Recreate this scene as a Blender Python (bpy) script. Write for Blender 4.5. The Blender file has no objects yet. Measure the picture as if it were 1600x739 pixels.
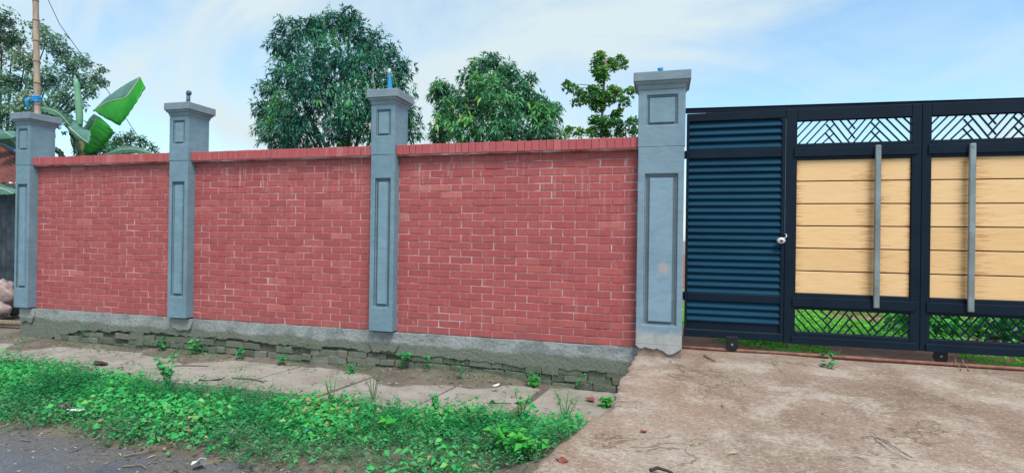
import bpy, bmesh, math, random
import numpy as np
from mathutils import Vector, Matrix
random.seed(11)
rng = np.random.default_rng(5)
S = bpy.context.scene
C = S.collection
R = math.radians

# ------------------------------------------------------------------ camera
cam_d = bpy.data.cameras.new('camera')
cam = bpy.data.objects.new('camera', cam_d)
C.objects.link(cam)
S.camera = cam
cam_d.sensor_fit = 'HORIZONTAL'
cam_d.sensor_width = 36
cam_d.lens = 850.23 / 1600 * 36
cam_d.clip_start = 0.05
cam_d.clip_end = 3000
cr = Vector((0.96454, 0.26357, 0.01420))
cu = Vector((-0.01317, -0.00569, 0.99990))
cf = Vector((-0.26363, 0.96462, 0.00202))
cam.matrix_world = Matrix(((cr.x, cu.x, -cf.x, 2.861), (cr.y, cu.y, -cf.y, -5.589), (cr.z, cu.z, -cf.z, 1.078), (0, 0, 0, 1)))

# ------------------------------------------------------------------ light
S.view_settings.view_transform = 'Standard'
S.view_settings.look = 'None'
S.view_settings.gamma = 1
S.view_settings.exposure = 1.06
SUN_DIR = Vector((0.30, -0.40, 0.87)).normalized()
sl = bpy.data.lights.new('sun', 'SUN')
sl.energy = 2.0
sl.angle = R(24)
sl.color = (1.0, 0.96, 0.9)
sun = bpy.data.objects.new('sun', sl)
C.objects.link(sun)
sun.rotation_euler = SUN_DIR.to_track_quat('Z', 'Y').to_euler()
sun.location = (4, -6, 12)

W = bpy.data.worlds.new('World')
S.world = W
W.use_nodes = True
nt = W.node_tree
nt.nodes.clear()
def wn(t, **k):
    n = nt.nodes.new(t)
    for a, b in k.items(): setattr(n, a, b)
    return n
wo = wn('ShaderNodeOutputWorld')
bg = wn('ShaderNodeBackground')
bg.inputs['Strength'].default_value = 0.1
sky = wn('ShaderNodeTexSky', sky_type='NISHITA', sun_disc=False)
sky.sun_elevation = math.asin(SUN_DIR.z)
sky.sun_rotation = math.atan2(SUN_DIR.x, SUN_DIR.y)
sky.air_density = 1.0
sky.dust_density = 0.6
sky.ozone_density = 1.5
tc = wn('ShaderNodeTexCoord')
mp = wn('ShaderNodeMapping')
mp.inputs['Scale'].default_value = (1.0, 1.0, 3.2)
mp.inputs['Rotation'].default_value = (R(8), R(14), R(35))
mp.inputs['Location'].default_value = (1.3, 0.4, 0.2)
nz = wn('ShaderNodeTexNoise')
nz.inputs['Scale'].default_value = 1.15
nz.inputs['Detail'].default_value = 6
nz.inputs['Roughness'].default_value = 0.5
nz.inputs['Distortion'].default_value = 0.5
rp = wn('ShaderNodeValToRGB')
rp.color_ramp.elements[0].position = 0.38
rp.color_ramp.elements[0].color = (0.10, 0.10, 0.10, 1)
rp.color_ramp.elements[1].position = 0.56
rp.color_ramp.elements[1].color = (0.97, 0.97, 0.97, 1)
mixc = wn('ShaderNodeMix', data_type='RGBA')
skyx = wn('ShaderNodeMix', data_type='RGBA', blend_type='MULTIPLY')
skyx.inputs[0].default_value = 1.0
skyx.inputs[7].default_value = (0.95, 1.17, 1.16, 1)
mixc.inputs[7].default_value = (3.5, 4.12, 4.32, 1)
L = nt.links.new
mp2 = wn('ShaderNodeMapping')
mp2.inputs['Scale'].default_value = (1.2, 5.0, 3.0)
mp2.inputs['Rotation'].default_value = (R(10), R(-28), R(-12))
nz2 = wn('ShaderNodeTexNoise')
nz2.inputs['Scale'].default_value = 1.6
nz2.inputs['Detail'].default_value = 7
nz2.inputs['Roughness'].default_value = 0.52
nz2.inputs['Distortion'].default_value = 0.8
addc = wn('ShaderNodeMath', operation='MULTIPLY_ADD')
addc.inputs[1].default_value = 0.5
addc2 = wn('ShaderNodeMath', operation='MULTIPLY_ADD')
addc2.inputs[1].default_value = 0.5
addc2.inputs[2].default_value = 0.0
L(tc.outputs['Generated'], mp.inputs['Vector'])
L(tc.outputs['Generated'], mp2.inputs['Vector'])
L(mp.outputs['Vector'], nz.inputs['Vector'])
L(mp2.outputs['Vector'], nz2.inputs['Vector'])
L(nz2.outputs['Fac'], addc2.inputs[0])
L(nz.outputs['Fac'], addc.inputs[0])
L(addc2.outputs[0], addc.inputs[2])
L(addc.outputs[0], rp.inputs['Fac'])
L(rp.outputs['Color'], mixc.inputs[0])
L(sky.outputs['Color'], skyx.inputs[6])
L(skyx.outputs[2], mixc.inputs[6])
L(mixc.outputs[2], bg.inputs['Color'])
L(bg.outputs['Background'], wo.inputs['Surface'])

# ------------------------------------------------------------------ materials
class NB:
    def __init__(s, name):
        s.m = bpy.data.materials.new(name)
        s.m.use_nodes = True
        s.t = s.m.node_tree
        s.p = s.t.nodes['Principled BSDF']
        s.out = s.t.nodes['Material Output']
        s.pos = None
    def n(s, t, **k):
        x = s.t.nodes.new(t)
        for a, b in k.items(): setattr(x, a, b)
        return x
    def l(s, a, b): s.t.links.new(a, b)
    def coord(s, scale=(1, 1, 1), obj=False, rot=(0, 0, 0)):
        if obj:
            g = s.n('ShaderNodeTexCoord').outputs['Object']
        else:
            g = s.n('ShaderNodeNewGeometry').outputs['Position']
        m = s.n('ShaderNodeMapping')
        m.inputs['Scale'].default_value = scale
        m.inputs['Rotation'].default_value = rot
        s.l(g, m.inputs['Vector'])
        return m.outputs['Vector']
    def noise(s, scale, detail=5, rough=.55, vec=None, dist=0.0):
        x = s.n('ShaderNodeTexNoise')
        x.inputs['Scale'].default_value = scale
        x.inputs['Detail'].default_value = detail
        x.inputs['Roughness'].default_value = rough
        x.inputs['Distortion'].default_value = dist
        s.l(vec if vec is not None else s.coord(), x.inputs['Vector'])
        return x.outputs['Fac']
    def ramp(s, fac, stops):
        r = s.n('ShaderNodeValToRGB')
        e = r.color_ramp.elements
        while len(e) < len(stops): e.new(0.5)
        for i, (p, c) in enumerate(stops):
            e[i].position = p
            if not isinstance(c, tuple): c = (c, c, c)
            e[i].color = (*c, 1)
        s.l(fac, r.inputs['Fac'])
        return r.outputs['Color']
    def mix(s, fac, a, b, mode='MIX'):
        x = s.n('ShaderNodeMix', data_type='RGBA', blend_type=mode)
        for i, vv in ((0, fac), (6, a), (7, b)):
            if isinstance(vv, (int, float)): x.inputs[i].default_value = vv
            elif isinstance(vv, tuple): x.inputs[i].default_value = (*vv, 1)
            else: s.l(vv, x.inputs[i])
        return x.outputs[2]
    def col(s, c):
        if isinstance(c, tuple): s.p.inputs['Base Color'].default_value = (*c, 1)
        else: s.l(c, s.p.inputs['Base Color'])
    def bump(s, h, strength=.3, dist=.01):
        b = s.n('ShaderNodeBump')
        b.inputs['Strength'].default_value = strength
        b.inputs['Distance'].default_value = dist
        s.l(h, b.inputs['Height'])
        s.l(b.outputs['Normal'], s.p.inputs['Normal'])
    def rough(s, r, spec=.3, metal=0.):
        s.p.inputs['Roughness'].default_value = r
        s.p.inputs['Specular IOR Level'].default_value = spec
        s.p.inputs['Metallic'].default_value = metal
        return s
    def attr(s, name='rnd'):
        a = s.n('ShaderNodeAttribute', attribute_name=name)
        return a.outputs['Fac']
    def rand(s): return s.n('ShaderNodeObjectInfo').outputs['Random']

def simple(name, c, rough=.7, var=.25, scale=8., bump=.2, metal=0., spec=.3):
    b = NB(name)
    f = b.noise(scale, 6)
    d = tuple(x * (1 - var) for x in c)
    e = tuple(min(1, x * (1 + var)) for x in c)
    b.col(b.ramp(f, [(.3, d), (.7, e)]))
    b.rough(rough, spec, metal)
    if bump: b.bump(b.noise(scale * 8, 4), bump, .004)
    return b.m

def leaf_mat(name, stops, trans=.35, rough=.5, spec=.35):
    b = NB(name)
    c = b.ramp(b.attr(), stops)
    b.col(c)
    b.rough(rough, spec)
    t = b.n('ShaderNodeBsdfTranslucent')
    b.l(c, t.inputs['Color'])
    m = b.n('ShaderNodeMixShader')
    m.inputs[0].default_value = trans
    b.l(b.p.outputs[0], m.inputs[1])
    b.l(t.outputs[0], m.inputs[2])
    b.l(m.outputs[0], b.out.inputs['Surface'])
    return b.m

M = {}
# red painted brick
b = NB('red_brick')
c = b.ramp(b.rand(), [(0, (.37, .078, .076)), (.4, (.41, .089, .086)), (.8, (.43, .098, .093)), (.96, (.455, .11, .10)), (.985, (.50, .14, .12)), (1, (.51, .16, .135))])
c = b.mix(b.ramp(b.noise(9, 6, .6), [(.35, 0), (.75, .45)]), c, (.27, .055, .06))
eff = b.ramp(b.noise(5, 8, .72, b.coord((1.6, 1, .55))), [(.6, 0), (.72, .42)])
c = b.mix(eff, c, (.55, .33, .33))
sx = b.n('ShaderNodeSeparateXYZ'); b.l(b.n('ShaderNodeNewGeometry').outputs['Position'], sx.inputs[0])
mr = b.n('ShaderNodeMapRange'); mr.inputs[1].default_value = 1.2; mr.inputs[2].default_value = 1.95; mr.inputs[3].default_value = .25; b.l(sx.outputs['Z'], mr.inputs[0])
stk = b.ramp(b.noise(1.6, 7, .7, b.coord((14, 1, 1.3))), [(.56, 0), (.68, .75)])
mm = b.n('ShaderNodeMath', operation='MULTIPLY'); b.l(stk, mm.inputs[0]); b.l(mr.outputs[0], mm.inputs[1])
c = b.mix(mm.outputs[0], c, (.60, .44, .45))
mr2 = b.n('ShaderNodeMapRange'); mr2.inputs[1].default_value = .30; mr2.inputs[2].default_value = .0; b.l(sx.outputs['Z'], mr2.inputs[0])
mm2 = b.n('ShaderNodeMath', operation='MULTIPLY'); b.l(mr2.outputs[0], mm2.inputs[0]); b.l(b.ramp(b.noise(6, 7, .7), [(.4, 0), (.7, .6)]), mm2.inputs[1])
c = b.mix(mm2.outputs[0], c, (.23, .10, .09))
b.col(c); b.rough(.62, .3); b.bump(b.noise(60, 5), .35, .003); M['brick'] = b.m
b = NB('mortar')
f = b.noise(3.2, 7, .7)
b.col(b.ramp(f, [(.34, (.24, .07, .075)), (.50, (.43, .24, .25)), (.68, (.66, .56, .57))])); b.rough(.9); b.bump(b.noise(90, 3), .4, .004); M['mortar'] = b.m
b = NB('coping_brick')
c = b.ramp(b.rand(), [(0, (.395, .084, .090)), (.6, (.43, .096, .10)), (.92, (.45, .106, .105)), (1, (.49, .16, .155))])
c = b.mix(b.ramp(b.noise(4, 7, .7, b.coord((5, 1, .5))), [(.56, 0), (.72, .5)]), c, (.55, .33, .32))
c = b.mix(b.ramp(b.noise(30, 4, .6), [(.62, 0), (.72, .4)]), c, (.20, .06, .06))
b.col(c); b.rough(.65); b.bump(b.noise(50, 5), .35, .003); M['coping'] = b.m

def plaster(name, c, c2, dirt=.5, bump=.25):
    b = NB(name)
    f = b.noise(2.3, 8, .65)
    k = b.ramp(f, [(.33, c2), (.62, c)])
    d = b.ramp(b.noise(1.1, 8, .7, b.coord((3, 3, .7))), [(.52, 0), (.75, dirt)])
    k = b.mix(d, k, tuple(x * .62 for x in c2))
    tr = b.noise(6, 5, .6, b.coord((1, 1, 2.2)), 1.2)
    k = b.mix(b.ramp(tr, [(.42, .28), (.52, 0)]), k, tuple(x * .78 for x in c2))
    k = b.mix(b.ramp(tr, [(.55, 0), (.68, .22)]), k, tuple(min(1, x * 1.22) for x in c))
    sp = b.ramp(b.noise(55, 3, .6), [(.63, 0), (.72, .5)])
    k = b.mix(sp, k, tuple(x * .55 for x in c2))
    b.col(k); b.rough(.8, .25); b.bump(b.noise(45, 6, .6), bump, .006)
    return b
M['plaster'] = plaster('blue_grey_plaster', (.185, .285, .345), (.15, .235, .29)).m
M['panel'] = plaster('panel_plaster', (.205, .31, .375), (.165, .26, .32), .35).m
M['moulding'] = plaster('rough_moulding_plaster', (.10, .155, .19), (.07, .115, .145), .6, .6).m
M['cap'] = plaster('cap_plaster', (.22, .285, .325), (.18, .24, .28), .35).m

def gate_plaster(name, c, c2, spot=False):
    b = plaster(name, c, c2, .35)
    src = b.p.inputs['Base Color'].links[0].from_socket
    sx = b.n('ShaderNodeSeparateXYZ'); g = b.n('ShaderNodeNewGeometry').outputs['Position']; b.l(g, sx.inputs[0])
    if spot:      # pinkish scuff on the panel
        d = b.n('ShaderNodeVectorMath', operation='DISTANCE'); d.inputs[1].default_value = (2.89, -.10, .80); b.l(g, d.inputs[0])
        a = b.n('ShaderNodeMath', operation='ADD'); b.l(d.outputs['Value'], a.inputs[0])
        m = b.n('ShaderNodeMath', operation='MULTIPLY'); m.inputs[1].default_value = .05; b.l(b.noise(20, 3), m.inputs[0]); b.l(m.outputs[0], a.inputs[1])
        src = b.mix(b.ramp(a.outputs[0], [(.055, .75), (.095, 0)]), src, (.40, .33, .30))
    else:         # bare cement low on the shaft
        mr = b.n('ShaderNodeMapRange'); mr.inputs[1].default_value = .26; mr.inputs[2].default_value = .02; b.l(sx.outputs['Z'], mr.inputs[0])
        a = b.n('ShaderNodeMath', operation='ADD'); b.l(mr.outputs[0], a.inputs[0]); b.l(b.noise(5, 7, .7), a.inputs[1])
        src = b.mix(b.ramp(a.outputs[0], [(.7, 0), (1.05, .9)]), src, b.ramp(b.noise(9, 6, .65), [(.35, (.30, .295, .28)), (.6, (.40, .40, .40)), (.72, (.34, .29, .21))]))
    b.col(src); return b.m
M['gplaster'] = gate_plaster('gate_pillar_plaster', (.21, .30, .365), (.175, .26, .32))
M['gpanel'] = gate_plaster('gate_pillar_panel', (.215, .32, .395), (.185, .285, .355), True)
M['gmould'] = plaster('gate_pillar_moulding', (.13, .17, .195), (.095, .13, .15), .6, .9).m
# grey beam concrete with moss low down (moss is growth on the damp foot of the wall)
b = NB('mossy_concrete')
f = b.noise(2.0, 8, .65)
k = b.ramp(f, [(.3, (.21, .225, .22)), (.5, (.31, .325, .32)), (.68, (.40, .41, .41))])
pz = b.n('ShaderNodeSeparateXYZ'); b.l(b.n('ShaderNodeNewGeometry').outputs['Position'], pz.inputs[0])
mr = b.n('ShaderNodeMapRange'); mr.inputs[1].default_value = -.04; mr.inputs[2].default_value = -.26
b.l(pz.outputs['Z'], mr.inputs[0])
ad = b.n('ShaderNodeMath', operation='ADD'); b.l(mr.outputs[0], ad.inputs[0]); b.l(b.noise(1.7, 7, .7), ad.inputs[1])
mo = b.ramp(ad.outputs[0], [(.86, 0), (1.22, .85)])
k = b.mix(b.ramp(b.noise(3.4, 3, .4, b.coord((1, 1, 1.6))), [(.56, 0), (.585, .55)]), k, (.165, .18, .19))
k = b.mix(b.ramp(b.noise(48, 5, .7), [(.36, .6), (.48, 0)]), k, (.14, .145, .135))
k = b.mix(b.ramp(b.noise(60, 4, .65), [(.58, 0), (.68, .45)]), k, (.52, .52, .51))
mo2 = b.mix(b.noise(26, 6, .7), (.075, .09, .062), (.22, .235, .185))
b.col(b.mix(mo, k, mo2)); b.rough(.9, .2); b.bump(b.noise(28, 9, .72), 1.0, .02); M['beam'] = b.m
b = NB('mossy_old_brick')
c = b.ramp(b.rand(), [(0, (.10, .112, .090)), (.5, (.15, .158, .128)), (1, (.20, .195, .165))])
c = b.mix(b.ramp(b.noise(14, 6, .65), [(.42, 0), (.72, .6)]), c, (.085, .11, .065))
b.col(c); b.rough(.95, .15); b.bump(b.noise(60, 6, .65), .8, .008); M['oldbrick'] = b.m
M['oldmortar'] = simple('dark_damp_mortar', (.09, .09, .066), .95, .4, 10, .6)
M['brown_plaster'] = simple('brown_bare_concrete', (.24, .185, .15), .9, .3, 9, .6)

# gate
b = NB('navy_gate_paint')
c = b.ramp(b.noise(3, 7, .65), [(.3, (.004, .0105, .021)), (.7, (.0065, .016, .030))])
c = b.mix(b.ramp(b.noise(120, 2), [(.72, 0), (.76, .5)]), c, (.12, .16, .19))
b.col(c); b.rough(.5, .14); b.bump(b.noise(40, 4), .06, .002); M['navy'] = b.m
b = NB('blue_slat_paint')
c = b.ramp(b.noise(2.5, 7, .65, b.coord((.6, 1, 2))), [(.3, (.006, .040, .074)), (.7, (.009, .054, .098))])
c = b.mix(b.ramp(b.noise(90, 2), [(.73, 0), (.77, .6)]), c, (.2, .24, .26))
b.col(c); b.rough(.6, .06); M['slat'] = b.m
b = NB('honey_plank')
v = b.coord((1.6, 1, 26)); 
g = b.noise(3.0, 8, .62, v, .6)
oi = b.rand()
k = b.ramp(g, [(.24, (.62, .35, .15)), (.40, (.765, .49, .24)), (.6, (.80, .535, .285)), (.8, (.82, .58, .33))])
oi2 = b.ramp(oi, [(0, (.93, .90, .84)), (.5, (1, 1, 1)), (1, (1.0, .97, .92))])
k = b.mix(1.0, k, oi2, 'MULTIPLY')
sx = b.n('ShaderNodeSeparateXYZ'); b.l(b.n('ShaderNodeNewGeometry').outputs['Position'], sx.inputs[0])
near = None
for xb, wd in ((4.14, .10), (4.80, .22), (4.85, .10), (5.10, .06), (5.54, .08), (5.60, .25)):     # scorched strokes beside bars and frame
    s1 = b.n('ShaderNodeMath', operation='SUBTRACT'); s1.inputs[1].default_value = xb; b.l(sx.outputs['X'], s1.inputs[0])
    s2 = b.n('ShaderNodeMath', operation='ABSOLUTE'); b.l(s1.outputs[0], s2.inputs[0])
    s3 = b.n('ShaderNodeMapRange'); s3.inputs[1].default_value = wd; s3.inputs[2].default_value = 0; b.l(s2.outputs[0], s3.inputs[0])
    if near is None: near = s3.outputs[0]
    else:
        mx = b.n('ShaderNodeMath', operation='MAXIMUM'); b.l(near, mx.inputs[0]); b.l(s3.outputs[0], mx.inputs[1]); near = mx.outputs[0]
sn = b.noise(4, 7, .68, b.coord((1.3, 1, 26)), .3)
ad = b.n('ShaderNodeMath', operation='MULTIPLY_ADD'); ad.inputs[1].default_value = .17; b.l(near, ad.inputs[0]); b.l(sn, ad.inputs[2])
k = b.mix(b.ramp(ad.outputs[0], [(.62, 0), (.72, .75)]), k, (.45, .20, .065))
k = b.mix(b.ramp(b.noise(40, 3, .6, b.coord((1, 1, 1.4))), [(.70, 0), (.76, .5)]), k, (.40, .20, .08))
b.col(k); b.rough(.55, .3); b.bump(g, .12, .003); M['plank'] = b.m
b = NB('galvanised_bar')
k = b.ramp(b.noise(4, 6, .65, b.coord((1, 1, .8))), [(.35, (.17, .20, .20)), (.65, (.30, .35, .37))])
k = b.mix(b.ramp(b.noise(35, 4), [(.62, 0), (.72, .6)]), k, (.11, .10, .085))
b.col(k); b.rough(.42, .5, .55); M['steel'] = b.m
M['rustpipe'] = simple('rusty_pipe', (.22, .095, .07), .75, .35, 20, .4)
M['black'] = simple('black_metal', (.012, .013, .016), .5, .3, 20, .2)
M['chrome'] = simple('pale_lock_metal', (.62, .62, .66), .3, .15, 30, .1, .5, .5)
M['darkslot'] = simple('dark_keyhole', (.03, .03, .03), .6, .1, 30, 0)
M['pipe'] = simple('blue_grey_pipe', (.06, .11, .16), .5, .2, 20, .2)
M['bluewrap'] = simple('blue_plastic_wrap', (.02, .26, .55), .45, .45, 60, .3)
M['greenwire'] = simple('dry_green_stem', (.15, .2, .12), .7, .3, 20, .2)
b = NB('bamboo')
k = b.ramp(b.noise(3, 6, .6, b.coord((8, 8, 1.5))), [(.3, (.27, .19, .14)), (.55, (.39, .29, .22)), (.75, (.48, .38, .31))])
b.col(k); b.rough(.55); b.bump(b.noise(30, 4, .6, b.coord((6, 6, .4))), .2, .003); M['bamboo'] = b.m
M['bamboo_node'] = simple('bamboo_node', (.19, .13, .085), .7, .3, 20, .2)

# ground
b = NB('driveway_concrete')
v = b.coord((1.0, .55, 1), rot=(0, 0, R(-24)))
f1 = b.noise(1.1, 9, .68, v, .4)
k = b.ramp(f1, [(.30, (.135, .088, .06)), (.44, (.205, .143, .106)), (.56, (.27, .205, .16)), (.70, (.345, .295, .25))])
v2 = b.coord((.9, 1.1, 1), rot=(0, 0, R(25)))
f2 = b.noise(2.3, 11, .74, v2, .25)
g0 = b.noise(42, 8, .8, b.coord((.7, 1.3, 1), rot=(0, 0, R(14))))
fa = b.n('ShaderNodeMath', operation='MULTIPLY_ADD'); fa.inputs[1].default_value = .42; b.l(g0, fa.inputs[0]); b.l(f2, fa.inputs[2])
k = b.mix(b.ramp(fa.outputs[0], [(.715, 0), (.83, .62)]), k, (.47, .42, .37))
k = b.mix(b.ramp(fa.outputs[0], [(.55, .6), (.68, 0)]), k, (.165, .11, .08))
fine = b.noise(75, 5, .75, b.coord((.6, 1.6, 1), rot=(0, 0, R(10))))
k = b.mix(b.ramp(fine, [(.36, .5), (.5, 0)]), k, (.15, .105, .08))
k = b.mix(b.ramp(fine, [(.54, 0), (.70, .35)]), k, (.52, .47, .42))
st = b.noise(5, 7, .65, b.coord((.5, 17, 1), rot=(0, 0, R(9))))
k = b.mix(b.ramp(st, [(.50, 0), (.68, .24)]), k, (.17, .12, .09))
k = b.mix(b.ramp(st, [(.34, .18), (.46, 0)]), k, (.50, .45, .40))
k = b.mix(b.ramp(b.noise(.8, 5, .6, b.coord((1, 1, 1), rot=(0, 0, 1))), [(.45, 0), (.7, .4)]), k, (.27, .17, .12))
g1 = b.noise(48, 9, .8, b.coord((.75, 1.2, 1), rot=(0, 0, R(12))))
k = b.mix(b.ramp(g1, [(.40, .55), (.475, 0)]), k, (.135, .095, .072))
k = b.mix(b.ramp(g1, [(.535, 0), (.61, .5)]), k, (.50, .44, .385))
k = b.mix(b.ramp(b.noise(130, 3, .6), [(.62, 0), (.68, .6)]), k, (.10, .08, .07))
ck = b.noise(.75, 6, .62, b.coord((1, 1, 1), rot=(0, 0, R(40))), .6)
k = b.mix(b.mix(1.0, b.ramp(ck, [(.4935, 0), (.4975, .75), (.5015, .75), (.5055, 0)]), b.ramp(b.noise(.9, 3), [(.47, 0), (.55, 1)]), 'MULTIPLY'), k, (.09, .065, .05))
b.col(k); b.rough(.9, .2); b.bump(b.mix(.5, fine, g1), .6, .008); M['drive'] = b.m
b = NB('slab_concrete')
k = b.ramp(b.noise(2.6, 9, .7), [(.3, (.19, .17, .145)), (.5, (.275, .25, .22)), (.7, (.36, .335, .30))])
k = b.mix(b.ramp(b.noise(1.3, 6, .65), [(.52, 0), (.68, .5)]), k, (.22, .225, .17))
k = b.mix(b.ramp(b.noise(40, 8, .78), [(.38, .45), (.46, 0)]), k, (.14, .12, .10))
k = b.mix(b.ramp(b.noise(70, 4), [(.60, 0), (.70, .5)]), k, (.10, .085, .07))
k = b.mix(b.ramp(b.noise(45, 6, .75), [(.56, 0), (.66, .4)]), k, (.38, .35, .31))
b.col(k); b.rough(.92, .2); b.bump(b.noise(60, 6, .65), .45, .006); M['slab'] = b.m
b = NB('verge_soil')
k = b.ramp(b.noise(2.2, 9, .7), [(.28, (.09, .078, .064)), (.5, (.165, .138, .112)), (.72, (.25, .215, .18))])
k = b.mix(b.ramp(b.noise(75, 5, .7), [(.58, 0), (.7, .65)]), k, (.29, .25, .21))
k = b.mix(b.ramp(b.noise(1.0, 6, .65), [(.5, 0), (.68, .5)]), k, (.10, .105, .065))
b.col(k); b.rough(.97, .1); b.bump(b.noise(45, 8, .72), 1.0, .02); M['soil'] = b.m
b = NB('worn_asphalt')
k = b.ramp(b.noise(1.6, 8, .7), [(.3, (.125, .137, .165)), (.55, (.19, .205, .24)), (.7, (.27, .275, .29))])
k = b.mix(b.ramp(b.noise(110, 4, .7), [(.5, 0), (.66, .7)]), k, (.24, .245, .26))
k = b.mix(b.ramp(b.noise(95, 4, .7, b.coord((1, 1.2, 1))), [(.36, .8), (.47, 0)]), k, (.02, .022, .028))
sx = b.n('ShaderNodeSeparateXYZ'); b.l(b.n('ShaderNodeNewGeometry').outputs['Position'], sx.inputs[0])
mr = b.n('ShaderNodeMapRange'); mr.inputs[1].default_value = -3.0; mr.inputs[2].default_value = -2.4; b.l(sx.outputs['Y'], mr.inputs[0])
ad = b.n('ShaderNodeMath', operation='MULTIPLY_ADD'); ad.inputs[1].default_value = .34; b.l(mr.outputs[0], ad.inputs[0]); b.l(b.noise(2.6, 9, .75), ad.inputs[2])
k = b.mix(b.ramp(ad.outputs[0], [(.60, 0), (.74, .85)]), k, b.ramp(b.noise(30, 7, .75), [(.35, (.10, .095, .085)), (.65, (.26, .24, .22))]))
b.col(k); b.rough(.85, .3); b.bump(b.noise(70, 9, .75), 1.0, .03); M['asphalt'] = b.m
b = NB('garden_earth')
k = b.ramp(b.noise(2.6, 8, .7), [(.3, (.14, .075, .052)), (.6, (.26, .14, .10)), (.75, (.33, .22, .17))])
b.col(k); b.rough(.97, .1); b.bump(b.noise(50, 7, .7), 1.0, .02); M['garden'] = b.m
b = NB('ground_earth')
k = b.ramp(b.noise(.8, 9, .7), [(.3, (.16, .14, .11)), (.5, (.24, .21, .17)), (.7, (.13, .15, .08))])
b.col(k); b.rough(.97, .1); b.bump(b.noise(20, 7, .7), .8, .03); M['ground'] = b.m

# foliage
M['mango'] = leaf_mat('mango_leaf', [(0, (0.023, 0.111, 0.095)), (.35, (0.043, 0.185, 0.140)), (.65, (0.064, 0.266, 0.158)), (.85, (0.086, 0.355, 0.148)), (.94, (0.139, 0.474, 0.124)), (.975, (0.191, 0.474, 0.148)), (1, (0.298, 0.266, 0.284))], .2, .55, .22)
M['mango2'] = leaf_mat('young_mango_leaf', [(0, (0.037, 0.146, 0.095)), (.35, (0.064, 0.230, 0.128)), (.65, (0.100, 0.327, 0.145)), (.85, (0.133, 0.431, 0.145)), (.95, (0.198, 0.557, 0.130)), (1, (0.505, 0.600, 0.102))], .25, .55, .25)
M['tier'] = leaf_mat('tier_tree_leaf', [(0, (0.059, 0.170, 0.067)), (.4, (0.092, 0.268, 0.081)), (.75, (0.144, 0.406, 0.075)), (.93, (0.236, 0.551, 0.075)), (1, (0.439, 0.211, 0.133))], .25)
M['fine'] = leaf_mat('roadside_tree_leaf', [(0, (0.101, 0.191, 0.176)), (.5, (0.151, 0.303, 0.208)), (.85, (0.222, 0.403, 0.219)), (1, (0.345, 0.322, 0.285))], .25)
M['backleaf'] = leaf_mat('far_tree_leaf', [(0, (.06, .14, .075)), (.6, (.10, .23, .10)), (1, (.17, .30, .13))], .3)
M['weed'] = leaf_mat('weed_leaf', [(0, (0.013, 0.151, 0.048)), (.3, (0.022, 0.251, 0.076)), (.55, (0.035, 0.377, 0.098)), (.85, (0.075, 0.477, 0.105)), (.955, (0.186, 0.502, 0.098)), (.975, (0.346, 0.377, 0.171)), (1, (0.420, 0.276, 0.171))], .3)
M['weed_bright'] = leaf_mat('bright_weed_leaf', [(0, (0.024, 0.270, 0.051)), (.5, (0.042, 0.400, 0.066)), (1, (0.144, 0.480, 0.061))], .35)
M['weed_grey'] = leaf_mat('dusty_weed_leaf', [(0, (0.048, 0.197, 0.086)), (.4, (0.080, 0.277, 0.112)), (.75, (0.144, 0.312, 0.154)), (1, (0.272, 0.334, 0.204))], .25)
M['grass'] = leaf_mat('garden_grass', [(0, (0.065, 0.312, 0.026)), (.5, (0.124, 0.546, 0.039)), (.85, (0.208, 0.600, 0.065)), (1, (0.546, 0.520, 0.182))], .35)
M['shrub'] = leaf_mat('garden_shrub_leaf', [(0, (0.022, 0.188, 0.037)), (.5, (0.037, 0.312, 0.050)), (.85, (0.088, 0.525, 0.062)), (1, (0.175, 0.600, 0.175))], .3)
M['bark'] = simple('bark', (.10, .085, .07), .95, .4, 14, .7)
M['darkbark'] = simple('dark_bark', (.05, .045, .042), .95, .4, 10, .7)
M['bark_pink'] = simple('pinkish_bark', (.22, .14, .13), .9, .3, 14, .5)
M['stem'] = simple('weed_stem', (.07, .15, .045), .8, .3, 20, .1)
M['dry'] = simple('dry_twig', (.20, .15, .11), .9, .3, 30, .3)
M['darktwig'] = simple('dark_twig', (.045, .035, .03), .9, .3, 30, .3)

def banana_mat(name, a, d, trans):
    b = NB(name)
    w = b.noise(3, 6, .6)
    v = b.noise(40, 3, .5, b.coord((1, 1, 1), rot=(.4, .5, .2)))
    k = b.mix(b.ramp(w, [(.35, 0), (.7, 1)]), a, d)
    k = b.mix(b.ramp(v, [(.45, 0), (.65, .22)]), k, tuple(x * .7 for x in a))
    b.col(k); b.rough(.4, .4)
    t = b.n('ShaderNodeBsdfTranslucent'); b.l(k, t.inputs['Color'])
    m = b.n('ShaderNodeMixShader'); m.inputs[0].default_value = trans
    b.l(b.p.outputs[0], m.inputs[1]); b.l(t.outputs[0], m.inputs[2]); b.l(m.outputs[0], b.out.inputs['Surface'])
    return b.m
M['banana_bright'] = banana_mat('fresh_banana_leaf', (.03, .42, .04), (.06, .55, .06), .6)
M['banana_grey'] = banana_mat('waxy_banana_leaf', (.065, .18, .14), (.12, .27, .22), .2)
M['banana_dark'] = banana_mat('dark_banana_leaf', (.035, .13, .075), (.07, .19, .12), .25)
M['banana_pale'] = banana_mat('furled_banana_leaf', (.22, .50, .30), (.30, .58, .38), .4)
M['midrib'] = simple('banana_midrib', (.36, .42, .26), .5, .15, 10, .1)
M['pseudostem'] = simple('banana_stem', (.14, .17, .07), .7, .4, 9, .3)

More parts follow.
